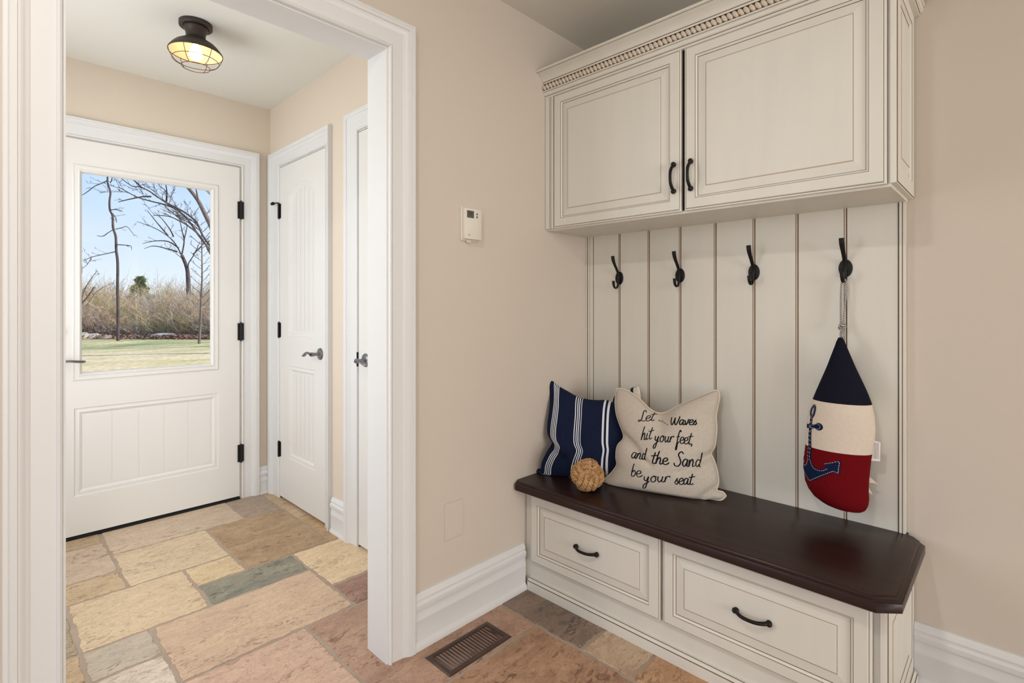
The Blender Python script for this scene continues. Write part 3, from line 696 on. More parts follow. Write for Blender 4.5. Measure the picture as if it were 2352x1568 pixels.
# ------------------------------------------------------------------ SOFT THINGS
def C5(x, y): return (1150+x/3.92, 850+y/3.92)
class Plane:
    def __init__(s, o, yaw, tilt):
        s.o = V(o); s.a = V((math.cos(yaw), math.sin(yaw), 0)); h = V((-math.sin(yaw), math.cos(yaw), 0))
        s.b = (h*math.sin(tilt)+V((0, 0, 1))*math.cos(tilt)); s.n = s.b.cross(s.a) * -1
        if s.n.dot(CAM-s.o) < 0: s.n = -s.n
    def px(s, u, v, off=0):
        r = pixray(u, v); t = ((s.o+s.n*off-CAM).dot(s.n))/r.dot(s.n); p = CAM+r*t-s.o
        return (p.dot(s.a), p.dot(s.b))
    def pt(s, a, b, c=0): return s.o+s.a*a+s.b*b+s.n*c
def resample(pts, n):
    pts = [V((p[0], p[1], 0)) for p in pts]; pts = smooth_path(pts, 6)
    d = [0]
    for i in range(1, len(pts)): d.append(d[-1]+(pts[i]-pts[i-1]).length)
    out = []; j = 0
    for k in range(n+1):
        t = d[-1]*k/n
        while j < len(d)-2 and d[j+1] < t: j += 1
        f = (t-d[j])/max(1e-9, d[j+1]-d[j]); out.append(pts[j].lerp(pts[j+1], min(1, max(0, f))))
    return out
def pillow(name, pl, top, right, bottom, left, h, mats, label, seed=1, folds=(), piping=None, n=56, uvstripe=True):
    T = resample([pl.px(*C5(*p)) for p in top], n); R_ = resample([pl.px(*C5(*p)) for p in right], n)
    Bm = resample([pl.px(*C5(*p)) for p in bottom], n); Lf = resample([pl.px(*C5(*p)) for p in left], n)
    rng = random.Random(seed); wv = [(rng.uniform(4, 9), rng.uniform(4, 9), rng.uniform(0, 6), rng.uniform(0, 6)) for _ in range(3)]
    g = {}; vs = []; fs = []; uv = []
    def S(i, j):   # i along width, j from top 0 to bottom n
        s, t = i/n, j/n
        return (T[i]*(1-t)+Bm[i]*t+Lf[j]*(1-s)+R_[j]*s-(T[0]*(1-s)*(1-t)+T[n]*s*(1-t)+Bm[0]*(1-s)*t+Bm[n]*s*t))
    for side in (1, -1):
        for j in range(n+1):
            for i in range(n+1):
                s, t = i/n, j/n; p = S(i, j)
                fs_, ft = max(0, 1-(2*s-1)**2), max(0, 1-(2*t-1)**2)
                th = h*(fs_*ft)**.42*(.92+.18*t)
                for (a, b, c, d) in wv: th *= 1+.035*math.sin(a*s+c)*math.sin(b*t+d)
                if side > 0:
                    for (s0, t0, s1, t1, dep, wid) in folds:
                        e = V((s1-s0, t1-t0)); q = V((s-s0, t-t0)); f = max(0, min(1, q.dot(e)/e.dot(e))); dist = (q-e*f).length
                        th -= dep*(1-.5*f)*math.exp(-(dist/wid)**2)*min(1, 4*(fs_*ft)**.5+.15)
                edge = i in (0, n) or j in (0, n)
                if edge: th = 0
                if side < 0 and edge: g[(side, i, j)] = g[(1, i, j)]; continue
                g[(side, i, j)] = len(vs); w3 = pl.pt(p.x, p.y, side*th); w3.z = max(w3.z, .4618); vs.append(w3); uv.append((s, 1-t))
    for side in (1, -1):
        for j in range(n):
            for i in range(n):
                q = [g[(side, i, j)], g[(side, i, j+1)], g[(side, i+1, j+1)], g[(side, i+1, j)]]
                fs.append(tuple(q if side > 0 else q[::-1]))
    mb = MB(); mb.add(vs, fs); o = mb.build(name, mats, None, 180)
    ul = o.data.uv_layers.new(name='UVMap')
    for lp in o.data.loops: ul.data[lp.index].uv = uv[lp.vertex_index]
    tag(o, label, 'pillow')
    if piping:
        mb = MB(); lp = [S(i, 0) for i in range(n)]+[S(n, j) for j in range(n)]+[S(n-i, n) for i in range(n)]+[S(0, n-j) for j in range(n)]
        lp3 = [pl.pt(p.x, p.y, 0) for p in lp]
        for w3 in lp3: w3.z = max(w3.z, .4646)
        mb.tube(lp3, .0032, 8, closed=True); mb.build('piping', piping, o, 180)
    return o, vs, fs, S, n
def striped(name, base, stripe, bands, rough=.95, along='x'):
    m = bpy.data.materials.new(name); m.use_nodes = True; t = m.node_tree; b = t.nodes['Principled BSDF']
    uvn = t.nodes.new('ShaderNodeUVMap'); sp = t.nodes.new('ShaderNodeSeparateXYZ'); t.links.new(uvn.outputs[0], sp.inputs[0])
    r = t.nodes.new('ShaderNodeValToRGB'); r.color_ramp.interpolation = 'CONSTANT'
    r.color_ramp.elements[0].position = 0; r.color_ramp.elements[0].color = (0, 0, 0, 1); r.color_ramp.elements[1].position = .9999; r.color_ramp.elements[1].color = (0, 0, 0, 1)
    for a, c in bands:
        e = r.color_ramp.elements.new(a); e.color = (1, 1, 1, 1); e = r.color_ramp.elements.new(c); e.color = (0, 0, 0, 1)
    t.links.new(sp.outputs['X' if along == 'x' else 'Y'], r.inputs[0])
    tc = t.nodes.new('ShaderNodeTexCoord'); nz = t.nodes.new('ShaderNodeTexNoise'); nz.inputs['Scale'].default_value = 350; t.links.new(tc.outputs['Object'], nz.inputs['Vector'])
    rr = t.nodes.new('ShaderNodeValToRGB'); t.links.new(nz.outputs['Fac'], rr.inputs[0]); c = s2l(base)
    rr.color_ramp.elements[0].position = .35; rr.color_ramp.elements[0].color = tuple(x*.7 for x in c)+(1,); rr.color_ramp.elements[1].position = .68; rr.color_ramp.elements[1].color = tuple(min(1, x*1.35) for x in c)+(1,)
    mx = t.nodes.new('ShaderNodeMixRGB'); mx.inputs[2].default_value = s2l(stripe)+(1,)
    t.links.new(r.outputs[0], mx.inputs[0]); t.links.new(rr.outputs[0], mx.inputs[1]); t.links.new(mx.outputs[0], b.inputs['Base Color'])
    b.inputs['Roughness'].default_value = rough; b.inputs['Specular IOR Level'].default_value = .15
    bp = t.nodes.new('ShaderNodeBump'); bp.inputs['Strength'].default_value = .5; bp.inputs['Distance'].default_value = .0015; t.links.new(nz.outputs['Fac'], bp.inputs['Height']); t.links.new(bp.outputs[0], b.inputs['Normal'])
    return m
def bands(groups):
    out = []
    for c, n_, w, gap in groups:
        tot = n_*w+(n_-1)*gap; x = c-tot/2
        for i in range(n_): out.append((x, x+w)); x += w+gap
    return out
# navy pillow in the corner
navyst = striped('navy_fabric_with_white_stripes', (23, 31, 56), (222, 224, 232), bands([(.125, 4, .0105, .0125), (.445, 4, .0105, .0145), (.775, 2, .027, .027)]))
pl1 = Plane((.035, -.338, .4615), math.radians(27), math.radians(13))
pillow('throw_pillow', pl1,
       [(428, 88), (465, 95), (520, 140), (600, 185), (690, 235), (790, 262), (880, 268), (960, 268), (1030, 296), (1100, 300), (1140, 300)],
       [(1140, 300), (1120, 420), (1120, 600), (1115, 760), (1125, 900), (1120, 962)],
       [(314, 898), (325, 935), (410, 958), (510, 966), (700, 966), (900, 962), (1120, 962)],
       [(428, 88), (436, 190), (442, 270), (434, 380), (423, 480), (428, 570), (466, 640), (420, 725), (378, 810), (366, 880), (338, 884), (314, 898)],
       .062, [navyst], 'navy throw pillow with thin white stripes leaning in the corner', 3,
       folds=((0, .66, .30, .76, .028, .035), (.0, .16, .2, .05, .012, .05)))
# cream pillow hidden behind
creamst = striped('cream_fabric_with_navy_stripes', (224, 214, 200), (34, 40, 74), [(.16, .235), (.74, .83)])
pl3 = Plane((.20, -.055, .4615), math.radians(3), math.radians(1.5))
pillow('throw_pillow', pl3, [(985, 262), (1040, 222), (1120, 182), (1200, 150), (1243, 130)], [(1243, 130), (1262, 230), (1280, 400), (1290, 600), (1285, 760), (1275, 860)],
       [(930, 905), (1020, 900), (1120, 885), (1275, 860)], [(985, 262), (970, 420), (960, 600), (945, 780), (930, 905)], .028, [creamst],
       'cream throw pillow with navy bands, mostly hidden behind the two front pillows', 5, n=30)
# quote pillow
pl2 = Plane((.285, -.262, .4615), math.radians(17), math.radians(15))
q2 = pillow('throw_pillow', pl2,
       [(1043, 172), (1075, 163), (1130, 178), (1200, 218), (1262, 268), (1340, 345), (1400, 380), (1450, 386), (1510, 370), (1600, 318), (1740, 258), (1860, 206), (1935, 180), (1962, 190)],
       [(1962, 190), (1970, 240), (1953, 330), (1938, 420), (1945, 520), (1936, 620), (1926, 690), (1893, 745), (1925, 820), (1952, 920), (1960, 1010), (1946, 1078), (2000, 1095), (2028, 1130)],
       [(918, 1006), (1000, 1060), (1200, 1092), (1400, 1122), (1550, 1148), (1700, 1174), (1820, 1184), (1930, 1168), (1990, 1166), (2028, 1130)],
       [(1043, 172), (1032, 270), (1040, 380), (1066, 470), (1108, 600), (1052, 680), (1038, 780), (1046, 850), (1000, 920), (940, 975), (918, 1006)],
       .066, [M['linen']], 'oatmeal linen pillow printed with a handwritten beach quote', 7,
       folds=((.5, .0, .48, .22, .022, .09), (.05, .47, .40, .62, .020, .035), (.96, .60, .66, .70, .020, .030), (.97, .86, .80, .97, .018, .03), (.98, .22, .86, .20, .008, .03)), piping=M['ivory'])
# handwriting
G = {
 'e': [[(.02, .45), (.35, .5), (.55, .75), (.42, 1), (.15, .85), (.05, .4), (.22, .02), (.5, .05), (.75, .35)]],
 't': [[(.35, 1.75), (.2, .8), (.15, .2), (.3, 0), (.55, .2)], [(-.1, 1.12), (.3, 1.22), (.7, 1.3)]],
 'h': [[(.28, 2.0), (.12, 1), (.02, 0), (.14, .6), (.38, 1), (.5, .7), (.45, .15), (.58, 0), (.75, .2)]],
 'L': [[(.75, 1.6), (.6, 2), (.4, 1.8), (.36, 1.0), (.3, .3), (.05, .0), (-.1, .15), (.1, .3), (.5, .05), (.9, .1)]],
 'W': [[(.0, 1.5), (.08, .4), (.28, .0), (.5, .8), (.58, 1.4), (.6, .4), (.82, 0), (1.1, .9), (1.2, 1.65)]],
 'a': [[(.55, .85), (.3, 1), (.05, .6), (.1, .1), (.3, .05), (.5, .5), (.58, .95), (.52, .2), (.65, 0), (.8, .2)]],
 'v': [[(.02, .9), (.15, .4), (.25, .0), (.45, .5), (.5, 1), (.7, .95)]],
 's': [[(.0, .2), (.3, .95), (.25, .7), (.42, .35), (.3, .03), (.02, .08)]],
 'i': [[(.15, .95), (.08, .2), (.2, 0), (.35, .15)], [(.22, 1.35), (.25, 1.4)]],
 'y': [[(.05, .95), (.08, .4), (.28, .2), (.5, .9), (.4, 0), (.25, -.9), (.0, -1), (.05, -.5), (.4, -.1), (.65, .15)]],
 'o': [[(.3, 1), (.05, .6), (.15, .05), (.45, .1), (.55, .6), (.32, 1), (.65, .85)]],
 'u': [[(.05, .95), (.05, .3), (.2, 0), (.45, .4), (.52, .95), (.45, .2), (.6, 0), (.75, .2)]],
 'r': [[(.1, .9), (.05, 0), (.1, .45), (.25, .9), (.5, .95), (.5, .75)]],
 'f': [[(.55, 1.7), (.42, 2), (.25, 1.4), (.15, 0), (.05, -1), (.2, -.9), (.25, -.1), (.5, .25)], [(-.05, .9), (.5, 1.05)]],
 'n': [[(.08, .95), (.02, 0), (.15, .7), (.38, 1), (.46, .6), (.42, .1), (.58, 0), (.72, .2)]],
 'd': [[(.5, .85), (.25, 1), (.05, .6), (.1, .1), (.3, .05), (.5, .6), (.66, 2), (.5, .6), (.5, .1), (.7, 0)]],
 'S': [[(.9, 1.7), (.6, 2), (.32, 1.6), (.5, 1.1), (.65, .5), (.4, 0), (.0, .1), (-.1, .45)]],
 'b': [[(.25, 2), (.1, 1), (.05, .1), (.3, .0), (.5, .5), (.32, .95), (.12, .6)]],
 ',': [[(.15, .1), (.05, -.3)]], '.': [[(.1, .0), (.14, .04)]],
}
ADV = {'L': .85, 'W': 1.25, 'S': .85, 'i': .36, 't': .5, 'e': .62, 'r': .55, ',': .3, '.': .3, 'v': .62, 's': .5, 'f': .55, 'h': .72, 'b': .58}
WORDS = [('Let', 1245, 462, 1372, 452, 45, 1.0), ('Waves', 1528, 492, 1765, 492, 42, 1.5), ('hit', 1268, 630, 1362, 620, 55, 1.0), ('your', 1388, 645, 1562, 650, 50, 1.1), ('feet,', 1585, 655, 1735, 672, 52, 1.1),
         ('and', 1180, 790, 1315, 808, 48, 1.3), ('the', 1362, 838, 1512, 850, 52, 1.7), ('Sand', 1572, 862, 1802, 870, 58, 1.6), ('be', 1175, 950, 1270, 962, 50, 1.1), ('your', 1288, 1005, 1525, 1005, 48, 1.2), ('seat.', 1568, 1025, 1750, 1030, 50, 1.2)]
bv = BVHTree.FromPolygons(q2[1], q2[2])
def on_pillow(u, v, lift=.0008):
    a, b = pl2.px(u, v, .048); p = pl2.pt(a, b, .3); h = bv.ray_cast(p, -pl2.n)
    if h[0] is None: return None
    nn = h[1] if h[1].dot(pl2.n) > 0 else -h[1]
    return h[0]+nn*lift, nn
ib = MB()
def stroke(pix, w):
    pp = smooth_path([V((a, b, 0)) for a, b in pix], 6); row = []
    for i, p in enumerate(pp):
        r = on_pillow(*C5(p.x, p.y))
        if r: row.append(r)
    if len(row) < 2: return
    lf, rt = [], []
    for i, (p, nn) in enumerate(row):
        t = (row[min(i+1, len(row)-1)][0]-row[max(i-1, 0)][0])
        if t.length < 1e-7: t = pl2.a.copy()
        t.normalize(); c = nn.cross(t).normalized(); ww = w*(.75+.35*abs(t.dot(pl2.b)))
        if i in (0, len(row)-1): ww *= .6
        lf.append(p+c*ww); rt.append(p-c*ww)
    b = len(ib.v); k = len(lf); ib.v += [tuple(p) for p in lf+rt]
    for i in range(k-1): ib.f.append((b+i, b+i+1, b+k+i+1, b+k+i)); ib.m.append(0)
def flush(nm='printed_word'):
    global ib
    ib.build(nm, M['ink'], q2[0], None, fix=False); ib = MB()
for word, xa, ya, xb, yb, xh, wt in WORDS:
    xh *= 1.12
    adv = [ADV.get(c, .72) for c in word]; tot = sum(adv); x = 0
    for c, ad in zip(word, adv):
        for st_ in G[c]:
            pix = []
            for gx, gy in st_:
                t = (x+gx)/tot; pix.append((xa+(xb-xa)*t+gy*xh*.12, ya+(yb-ya)*t-gy*xh))
            stroke(pix, .00155*(.65+.5*wt))
        x += ad
    flush()
# the folded-over word: only fragments show
stroke([(1408, 452), (1420, 446), (1432, 458), (1446, 452), (1452, 466)], .0011); stroke([(1460, 466), (1474, 474), (1484, 480)], .0010); stroke([(1494, 490), (1502, 488), (1500, 496)], .0011)
flush()
# ------------------------------------------------------------------ rope knot ball
R0 = .0665
def ballc():
    r = pixray(*C5(780, 938)); t = ((.4615+R0)-CAM.z)/r.z; return CAM+r*t
BC = ballc(); rb = empty('rope_knot_ball', (BC.x, BC.y, .4615), .6); tag(rb, 'brown jute rope knot ball on the seat in front of the striped pillow', 'rope ball')
mb = MB(); rs = .0102; tilt = Matrix.Rotation(.5, 3, 'X') @ Matrix.Rotation(.35, 3, 'Y')
core = MB()
for ax in range(3):
    for k in range(4):
        off = (k-1.5)*.0200; Rc = math.sqrt(max(.0004, (R0-rs)**2-off*off)); n_ = 84
        for sdx in range(3):
            pts = []
            for i in range(n_):
                a = 2*math.pi*i/n_; rr = Rc+.0100*(math.cos(2*a)-1); tw = a*10+sdx*2*math.pi/3
                rr += math.cos(tw)*rs*.60; oo = off*(1-.06*math.cos(2*a))+math.sin(tw)*rs*.60
                p = V((0, 0, 0)); p[ax] = oo; p[(ax+1) % 3] = rr*math.cos(a); p[(ax+2) % 3] = rr*math.sin(a)
                pts.append(tilt @ p+V((0, 0, R0)))
            mb.tube(pts, rs*.50, 7, closed=True)
zmin = min(p[2] for p in mb.v); mb.v = [(x, y, z-zmin) for x, y, z in mb.v]
mb.build('rope_strands', M['jute'], rb, 180)
mb = MB(); mb.sphere((0, 0, R0-zmin), R0*.74, 20, 14); mb.build('core', M['jute'], rb, 180)
# ------------------------------------------------------------------ BUOY pillow
by = empty('buoy_pillow', (1.074, -.07, .52)); tag(by, 'navy, cream and red buoy shaped pillow with an anchor hanging from the last hook', 'pillow')
BP = [(.517, .012, 1.100), (.520, .040, 1.092), (.528, .060, 1.083), (.545, .077, 1.073), (.565, .086, 1.066), (.590, .0905, 1.060), (.630, .093, 1.059), (.680, .0945, 1.062), (.711, .095, 1.066), (.750, .0975, 1.069), (.790, .0970, 1.072), (.830, .0925, 1.074), (.868, .0835, 1.0765), (.900, .0725, 1.077), (.940, .0570, 1.0765), (.980, .0410, 1.0755), (1.020, .0270, 1.0745), (1.050, .0165, 1.074), (1.070, .0100, 1.0735), (1.077, .006, 1.0735)]
def bprof(z):
    for i in range(len(BP)-1):
        if BP[i][0] <= z <= BP[i+1][0]:
            t = (z-BP[i][0])/(BP[i+1][0]-BP[i][0]); return BP[i][1]+(BP[i+1][1]-BP[i][1])*t, BP[i][2]+(BP[i+1][2]-BP[i][2])*t
    return BP[-1][1:]
def bsurf(phi, z, lift=0):
    hw, cx = bprof(z); hd = min(.060, hw*.66)+.004
    p = V((cx+(hw+lift)*math.cos(phi), -.068-(hd+lift)*math.sin(phi), z))
    if p.y > -.006: p.y = -.006
    return p
def btube(name, z0, z1, mt, zf=16):
    mb = MB(); ls = []
    zs = [z0+(z1-z0)*k/zf for k in range(zf+1)]
    for z in zs: ls.append([bsurf(2*math.pi*j/64, z)-V(by.location) for j in range(64)])
    mb.loops(ls, cap0=True, cap1=True); o = mb.build(name, mt, by, 60)
    return o
btube('red_base', .517, .712, M['red'], 40); btube('cream_band', .712, .868, M['ivory']); btube('navy_top', .868, 1.077, M['navydark'])
# anchor applique: 2D shape, x = arc distance (m) from the shank, y = height
def amap(x, z, lift): return bsurf(math.radians(141)-x/.080, z, lift)-V(by.location)
def strip(mb, pts, w, lift, mi=0, dash=None):
    P_ = smooth_path([V((a, b, 0)) for a, b in pts], 7); P2 = [P_[0]]
    for i in range(len(P_)-1):
        if dash and (i//1) % 2: continue
        a, b = P_[i], P_[i+1]; t = (b-a)
        if t.length < 1e-6: continue
        t.normalize(); c = V((-t.y, t.x, 0))
        wa = w(i/(len(P_)-1)) if callable(w) else w; wb = w((i+1)/(len(P_)-1)) if callable(w) else w
        q = [a+c*wa, a-c*wa, b-c*wb, b+c*wb]
        mb.add([amap(k.x, k.y, lift) for k in q], [(0, 1, 2, 3)], mi)
def poly(mb, pts, lift, mi=0):
    # fan of subdivided triangles so that the patch follows the surface
    c = V((sum(p[0] for p in pts)/len(pts), sum(p[1] for p in pts)/len(pts)))
    K = 5
    for i in range(len(pts)):
        a, b = V(pts[i]), V(pts[(i+1) % len(pts)])
        for r in range(K):
            t0, t1 = r/K, (r+1)/K
            q = [c.lerp(a, t0), c.lerp(a, t1), c.lerp(b, t1), c.lerp(b, t0)]
            mb.add([amap(k.x, k.y, lift) for k in q], [(0, 1, 2, 3)], mi)
mb = MB(); lf = .0016
ring_ = [(.0085*math.cos(a), .832+.019*math.sin(a)) for a in [math.pi/2+2*math.pi*k/12 for k in range(13)]]
strip(mb, ring_, .0048, lf)
strip(mb, [(0, .815), (.001, .77), (.003, .72), (.005, .690), (.008, .655)], lambda t: .0052+.0030*t, lf)
strip(mb, [(-.020, .778), (0, .780), (.016, .784), (.026, .786)], .0070, lf)
poly(mb, [(.030+.0125*math.cos(a), .786+.0125*math.sin(a)) for a in [2*math.pi*k/10 for k in range(10)]], lf)
def band(up_, lo2, n_=5):
    U = smooth_path([V((a, b, 0)) for a, b in up_], 4); L2 = smooth_path([V((a, b, 0)) for a, b in lo2], 4)
    for i in range(len(U)-1):
        for r in range(n_):
            q = [U[i].lerp(L2[i], r/n_), U[i+1].lerp(L2[i+1], r/n_), U[i+1].lerp(L2[i+1], (r+1)/n_), U[i].lerp(L2[i], (r+1)/n_)]
            mb.add([amap(k.x, k.y, lf) for k in q], [(0, 1, 2, 3)])
band([(.010, .690), (.017, .664), (.030, .650), (.048, .650), (.064, .662)], [(.010, .597), (.027, .608), (.043, .620), (.059, .633), (.074, .646)])
band([(.010, .690), (.002, .662), (-.010, .650), (-.026, .650), (-.042, .664)], [(.010, .597), (-.004, .608), (-.020, .621), (-.036, .634), (-.052, .648)])
poly(mb, [(.050, .670), (.092, .690), (.092, .642), (.066, .654)], lf); poly(mb, [(-.030, .668), (-.064, .684), (-.064, .646), (-.046, .656)], lf)
ab = mb.build('anchor_applique', M['navydark'], by, None, fix=False); ab.data.materials[0] = mat('navy_anchor_felt', (22, 32, 62), .9, spec=.1)
mb = MB(); l2 = .0028
strip(mb, [(-.003, .81), (-.002, .76), (-.0005, .71), (.002, .67)], .0006, l2, dash=1); strip(mb, [(.003, .81), (.004, .76), (.007, .71), (.010, .67)], .0006, l2, dash=1)
strip(mb, [(.013, .67), (.020, .654), (.032, .645), (.050, .646), (.064, .657)], .0007, l2, dash=1); strip(mb, [(.055, .670), (.070, .677), (.088, .685), (.0885, .665), (.0885, .648)], .0007, l2, dash=1)
strip(mb, [(.0885, .648), (.078, .652), (.074, .650), (.059, .638), (.043, .625), (.027, .613), (.010, .602), (-.004, .613), (-.020, .626), (-.036, .639)], .0007, l2, dash=1); strip(mb, [(.004, .67), (-.002, .654), (-.012, .645), (-.028, .646)], .0007, l2, dash=1)
strip(mb, [(.005, .777), (.016, .779), (.024, .777), (.034, .781), (.034, .791), (.024, .794), (.016, .789), (.005, .786)], .0006, l2, dash=1)
strip(mb, ring_, .0005, l2, dash=1)
mb.build('white_stitching', M['white_fabric'], by, None, fix=False)
# hanging cord: twisted of white and grey yarns
mb = MB()
def cord(pts, r=.0030, twist=260):
    d = 0; P_ = []
    for i in range(len(pts)-1):
        a, b = V(pts[i]), V(pts[i+1]); n_ = max(2, int((b-a).length/.0022))
        P_ += [a.lerp(b, k/n_) for k in range(n_)]
    P_.append(V(pts[-1]))
    for s_ in range(4):
        q = []; d = 0
        for i, p in enumerate(P_):
            if i: d += (p-P_[i-1]).length
            t = (P_[min(i+1, len(P_)-1)]-P_[max(0, i-1)]).normalized(); a = t.orthogonal().normalized() if abs(t.x) < .9 else V((0, 1, 0)); a = (V((1, 0, 0))-t*t.x); a = a.normalized() if a.length > .1 else V((0, 1, 0)); c = t.cross(a)
            an = d*twist*2+s_*math.pi/2; q.append(p+(a*math.cos(an)+c*math.sin(an))*r*.6)
        mb.tube([x-V(by.location) for x in q], r*.58, 5, mat=s_ % 2 if s_ != 2 else 0)
cord([(1.0665, -.030, 1.105), (1.0655, -.026, 1.18), (1.0655, -.022, 1.240), (1.068, -.023, 1.263), (1.0735, -.028, 1.272), (1.080, -.024, 1.263), (1.0815, -.022, 1.240), (1.077, -.026, 1.18), (1.072, -.030, 1.105)])
cord([(1.069, -.034, 1.105), (1.068, -.042, 1.085), (1.071, -.054, 1.073)]); cord([(1.072, -.034, 1.105), (1.077, -.044, 1.085), (1.075, -.056, 1.073)])
kp = [(1.0705+.0085*math.cos(a)*(1+.25*math.sin(2*a)), -.034-.0075*math.sin(a*1.5), 1.112+.0065*math.sin(a)+.004*math.cos(a*2.5)) for a in [k*.35 for k in range(28)]]
cord(kp, .0034)
mb.build('hanging_cord', [M['cordwhite'], M['cordgrey']], by, 180)
mb = MB()
p = [V((1.158, -.072, .758)), V((1.182, -.066, .752)), V((1.180, -.062, .692)), V((1.157, -.070, .690))]
def sheet(mb, q, th=.0006, mi=0):
    n_ = (q[1]-q[0]).cross(q[-1]-q[0]).normalized()*th; k = len(q)
    mb.add([x-V(by.location) for x in q]+[x+n_-V(by.location) for x in q], [tuple(range(k))[::-1], tuple(range(k, 2*k))]+[(i, (i+1) % k, k+(i+1) % k, k+i) for i in range(k)], mi)
sheet(mb, p); mb.build('care_tag', M['white_fabric'], by)
mb = MB()
for k in range(4):
    xx = 1.166+k*.0035; q = [V((xx, -.0725+k*.001, .750)), V((xx+.0011, -.0722+k*.001, .750)), V((xx+.001, -.0712+k*.001, .700)), V((xx-.0001, -.0715+k*.001, .700))]; sheet(mb, q, .0003)
mb.build('tag_print_lines', M['glaze2'], by)
mb = MB(); sheet(mb, [V((1.149, -.060, .640)), V((1.172, -.052, .616)), V((1.146, -.062, .618))]); sheet(mb, [V((1.145, -.060, .612)), V((1.160, -.054, .578)), V((1.142, -.064, .592))])
mb.build('ribbon_ends', M['ivory'], by)
# ------------------------------------------------------------------ THERMOSTAT, PLATE, FLOOR REGISTER
th = empty('thermostat', (0, -.74, 1.487)); tag(th, 'white programmable thermostat with a small grey display on the beige wall', 'thermostat')
def box_local(name, par, x0, x1, ya, yb, z0, z1, mt, bev=0):
    mb = MB(); mb.box(x0, x1, ya, yb, z0, z1, bev=bev); return local(mb, par.location).build(name, mt, par, 40 if bev else None)
mb = MB(); mb.box(0, .008, -.790, -.698, 1.426, 1.549, bev=.002); mb.box(.006, .0245, -.787, -.701, 1.430, 1.546, bev=.004); mb.box(.004, .012, -.765, -.745, 1.420, 1.428, bev=.001)
local(mb, th.location).build('housing', M['plastic'], th, 40)
sc_ = box_local('display', th, .0243, .0252, -.776, -.742, 1.510, 1.537, M['screen'])
def text(name, s, size, mt, par, loc, rot, ext=.0002):
    cu = bpy.data.curves.new(name, 'FONT'); cu.body = s; cu.size = size; cu.extrude = ext; cu.align_x = 'CENTER'; cu.align_y = 'CENTER'
    tmp = bpy.data.objects.new(name, cu); COL.objects.link(tmp); bpy.context.view_layer.update()
    me = bpy.data.meshes.new_from_object(tmp.evaluated_get(bpy.context.evaluated_depsgraph_get())); COL.objects.unlink(tmp); bpy.data.objects.remove(tmp)
    me.materials.clear(); me.materials.append(mt); o = bpy.data.objects.new(name, me); COL.objects.link(o); o.parent = par; o.location = V(loc)-V(par.location); o.rotation_euler = rot; return o
RX = (math.pi/2, 0, math.pi/2)
text('display_digits', '70', .018, M['screeninset'], th, (.0254, -.759, 1.5235), RX)
text('printed_name', 'LUX', .0062, M['screeninset'], th, (.0247, -.765, 1.4455), RX)
for nm, s_, z in (('up_button', 1, 1.528), ('down_button', -1, 1.515)):
    mb = MB(); q = [V((.0244, -.731, z-.004*s_)), V((.0244, -.722, z-.004*s_)), V((.0244, -.7265, z+.005*s_))]
    mb.add(q+[a+V((.0012, 0, 0)) for a in q], [(0, 1, 2), (5, 4, 3), (0, 3, 4, 1), (1, 4, 5, 2), (2, 5, 3, 0)]); local(mb, th.location).build(nm, M['screen'], th)
wp = MB(); wp.box(.0, .0030, -.864, -.776, .330, .461, bev=.0008)
tag(wp.build('blank_wall_plate', M['wall'], None, None), 'blank outlet cover painted beige like the wall, low beside the casing', 'wall plate')
fv = empty('floor_register', (.13, -.855, 0)); tag(fv, 'brown metal floor vent register set in the tiles beside the baseboard', 'floor vent')
mb = MB(); ls = []
def vr(x0, x1, ya, yb, z): return [V((x0, ya, z)), V((x1, ya, z)), V((x1, yb, z)), V((x0, yb, z))]
ls = [vr(.0665-i, .1965+i, -.9965-i, -.714+i, z) for i, z in ((0, 0), (0, .0015), (-.004, .0045), (-.0155, .0055), (-.0185, .0035), (-.019, -.006))]
mb.loops(ls); local(mb, fv.location).build('frame', M['vent'], fv, 25)
mb = MB(); mb.box(.085, .178, -.978, -.732, -.0043, -.0040); local(mb, fv.location).build('duct_opening', M['ventdark'], fv)
mb = MB(); ns_ = 19
for k in range(ns_):
    y = -.972+k*(.234/(ns_-1)); a = .0028
    vs = [V((.0855, y-a-.0010, -.003)), V((.0855, y-a+.0010, -.003)), V((.0855, y+a+.0010, .0040)), V((.0855, y+a-.0010, .0040))]
    mb.add(vs+[q+V((.0925, 0, 0)) for q in vs], [(0, 1, 2, 3), (7, 6, 5, 4), (0, 4, 5, 1), (1, 5, 6, 2), (2, 6, 7, 3), (3, 7, 4, 0)])
local(mb, fv.location).build('louvers', M['vent'], fv)
mb = MB(); mb.tube([(.100, -.752, .004), (.150, -.7435, .005)], .002, 8); local(mb, fv.location).build('damper_lever', M['vent'], fv)
# ------------------------------------------------------------------ CEILING LAMP in the entry
def sq(mb): mb.v = [(x*.85, y*.85, z) for x, y, z in mb.v]; return mb
LX, LY, LZ = -1.13, -1.366, 2.436
cl = empty('ceiling_lamp', (LX, LY, LZ)); tag(cl, 'dark bronze flush ceiling lamp with wire cage and a lit bulb in the entry', 'ceiling lamp')
mb = MB(); mb.lathe([(.001, 0), (.077, 0), (.077, -.017), (.075, -.0195), (.060, -.0195), (.058, -.014), (.001, -.014)], (0, 0, 0), 48, cap0=True); sq(mb).build('canopy', M['lampmetal'], cl, 35)
outer = [(.052, -.012), (.0575, -.020), (.056, -.026), (.049, -.038), (.0455, -.050), (.0450, -.060), (.047, -.068), (.056, -.076), (.074, -.084), (.092, -.094), (.108, -.108), (.119, -.121), (.1245, -.128), (.1255, -.132), (.1245, -.134)]
mb = MB(); mb.lathe(outer, (0, 0, 0), 56); sq(mb).build('shade', M['lampmetal'], cl, 50)
mb = MB(); mb.lathe([(r-.0018, z-.0012) for r, z in outer[5:]], (0, 0, 0), 56, cap0=True); sq(mb).build('shade_lining', M['lampin'], cl, 50)
mb = MB()
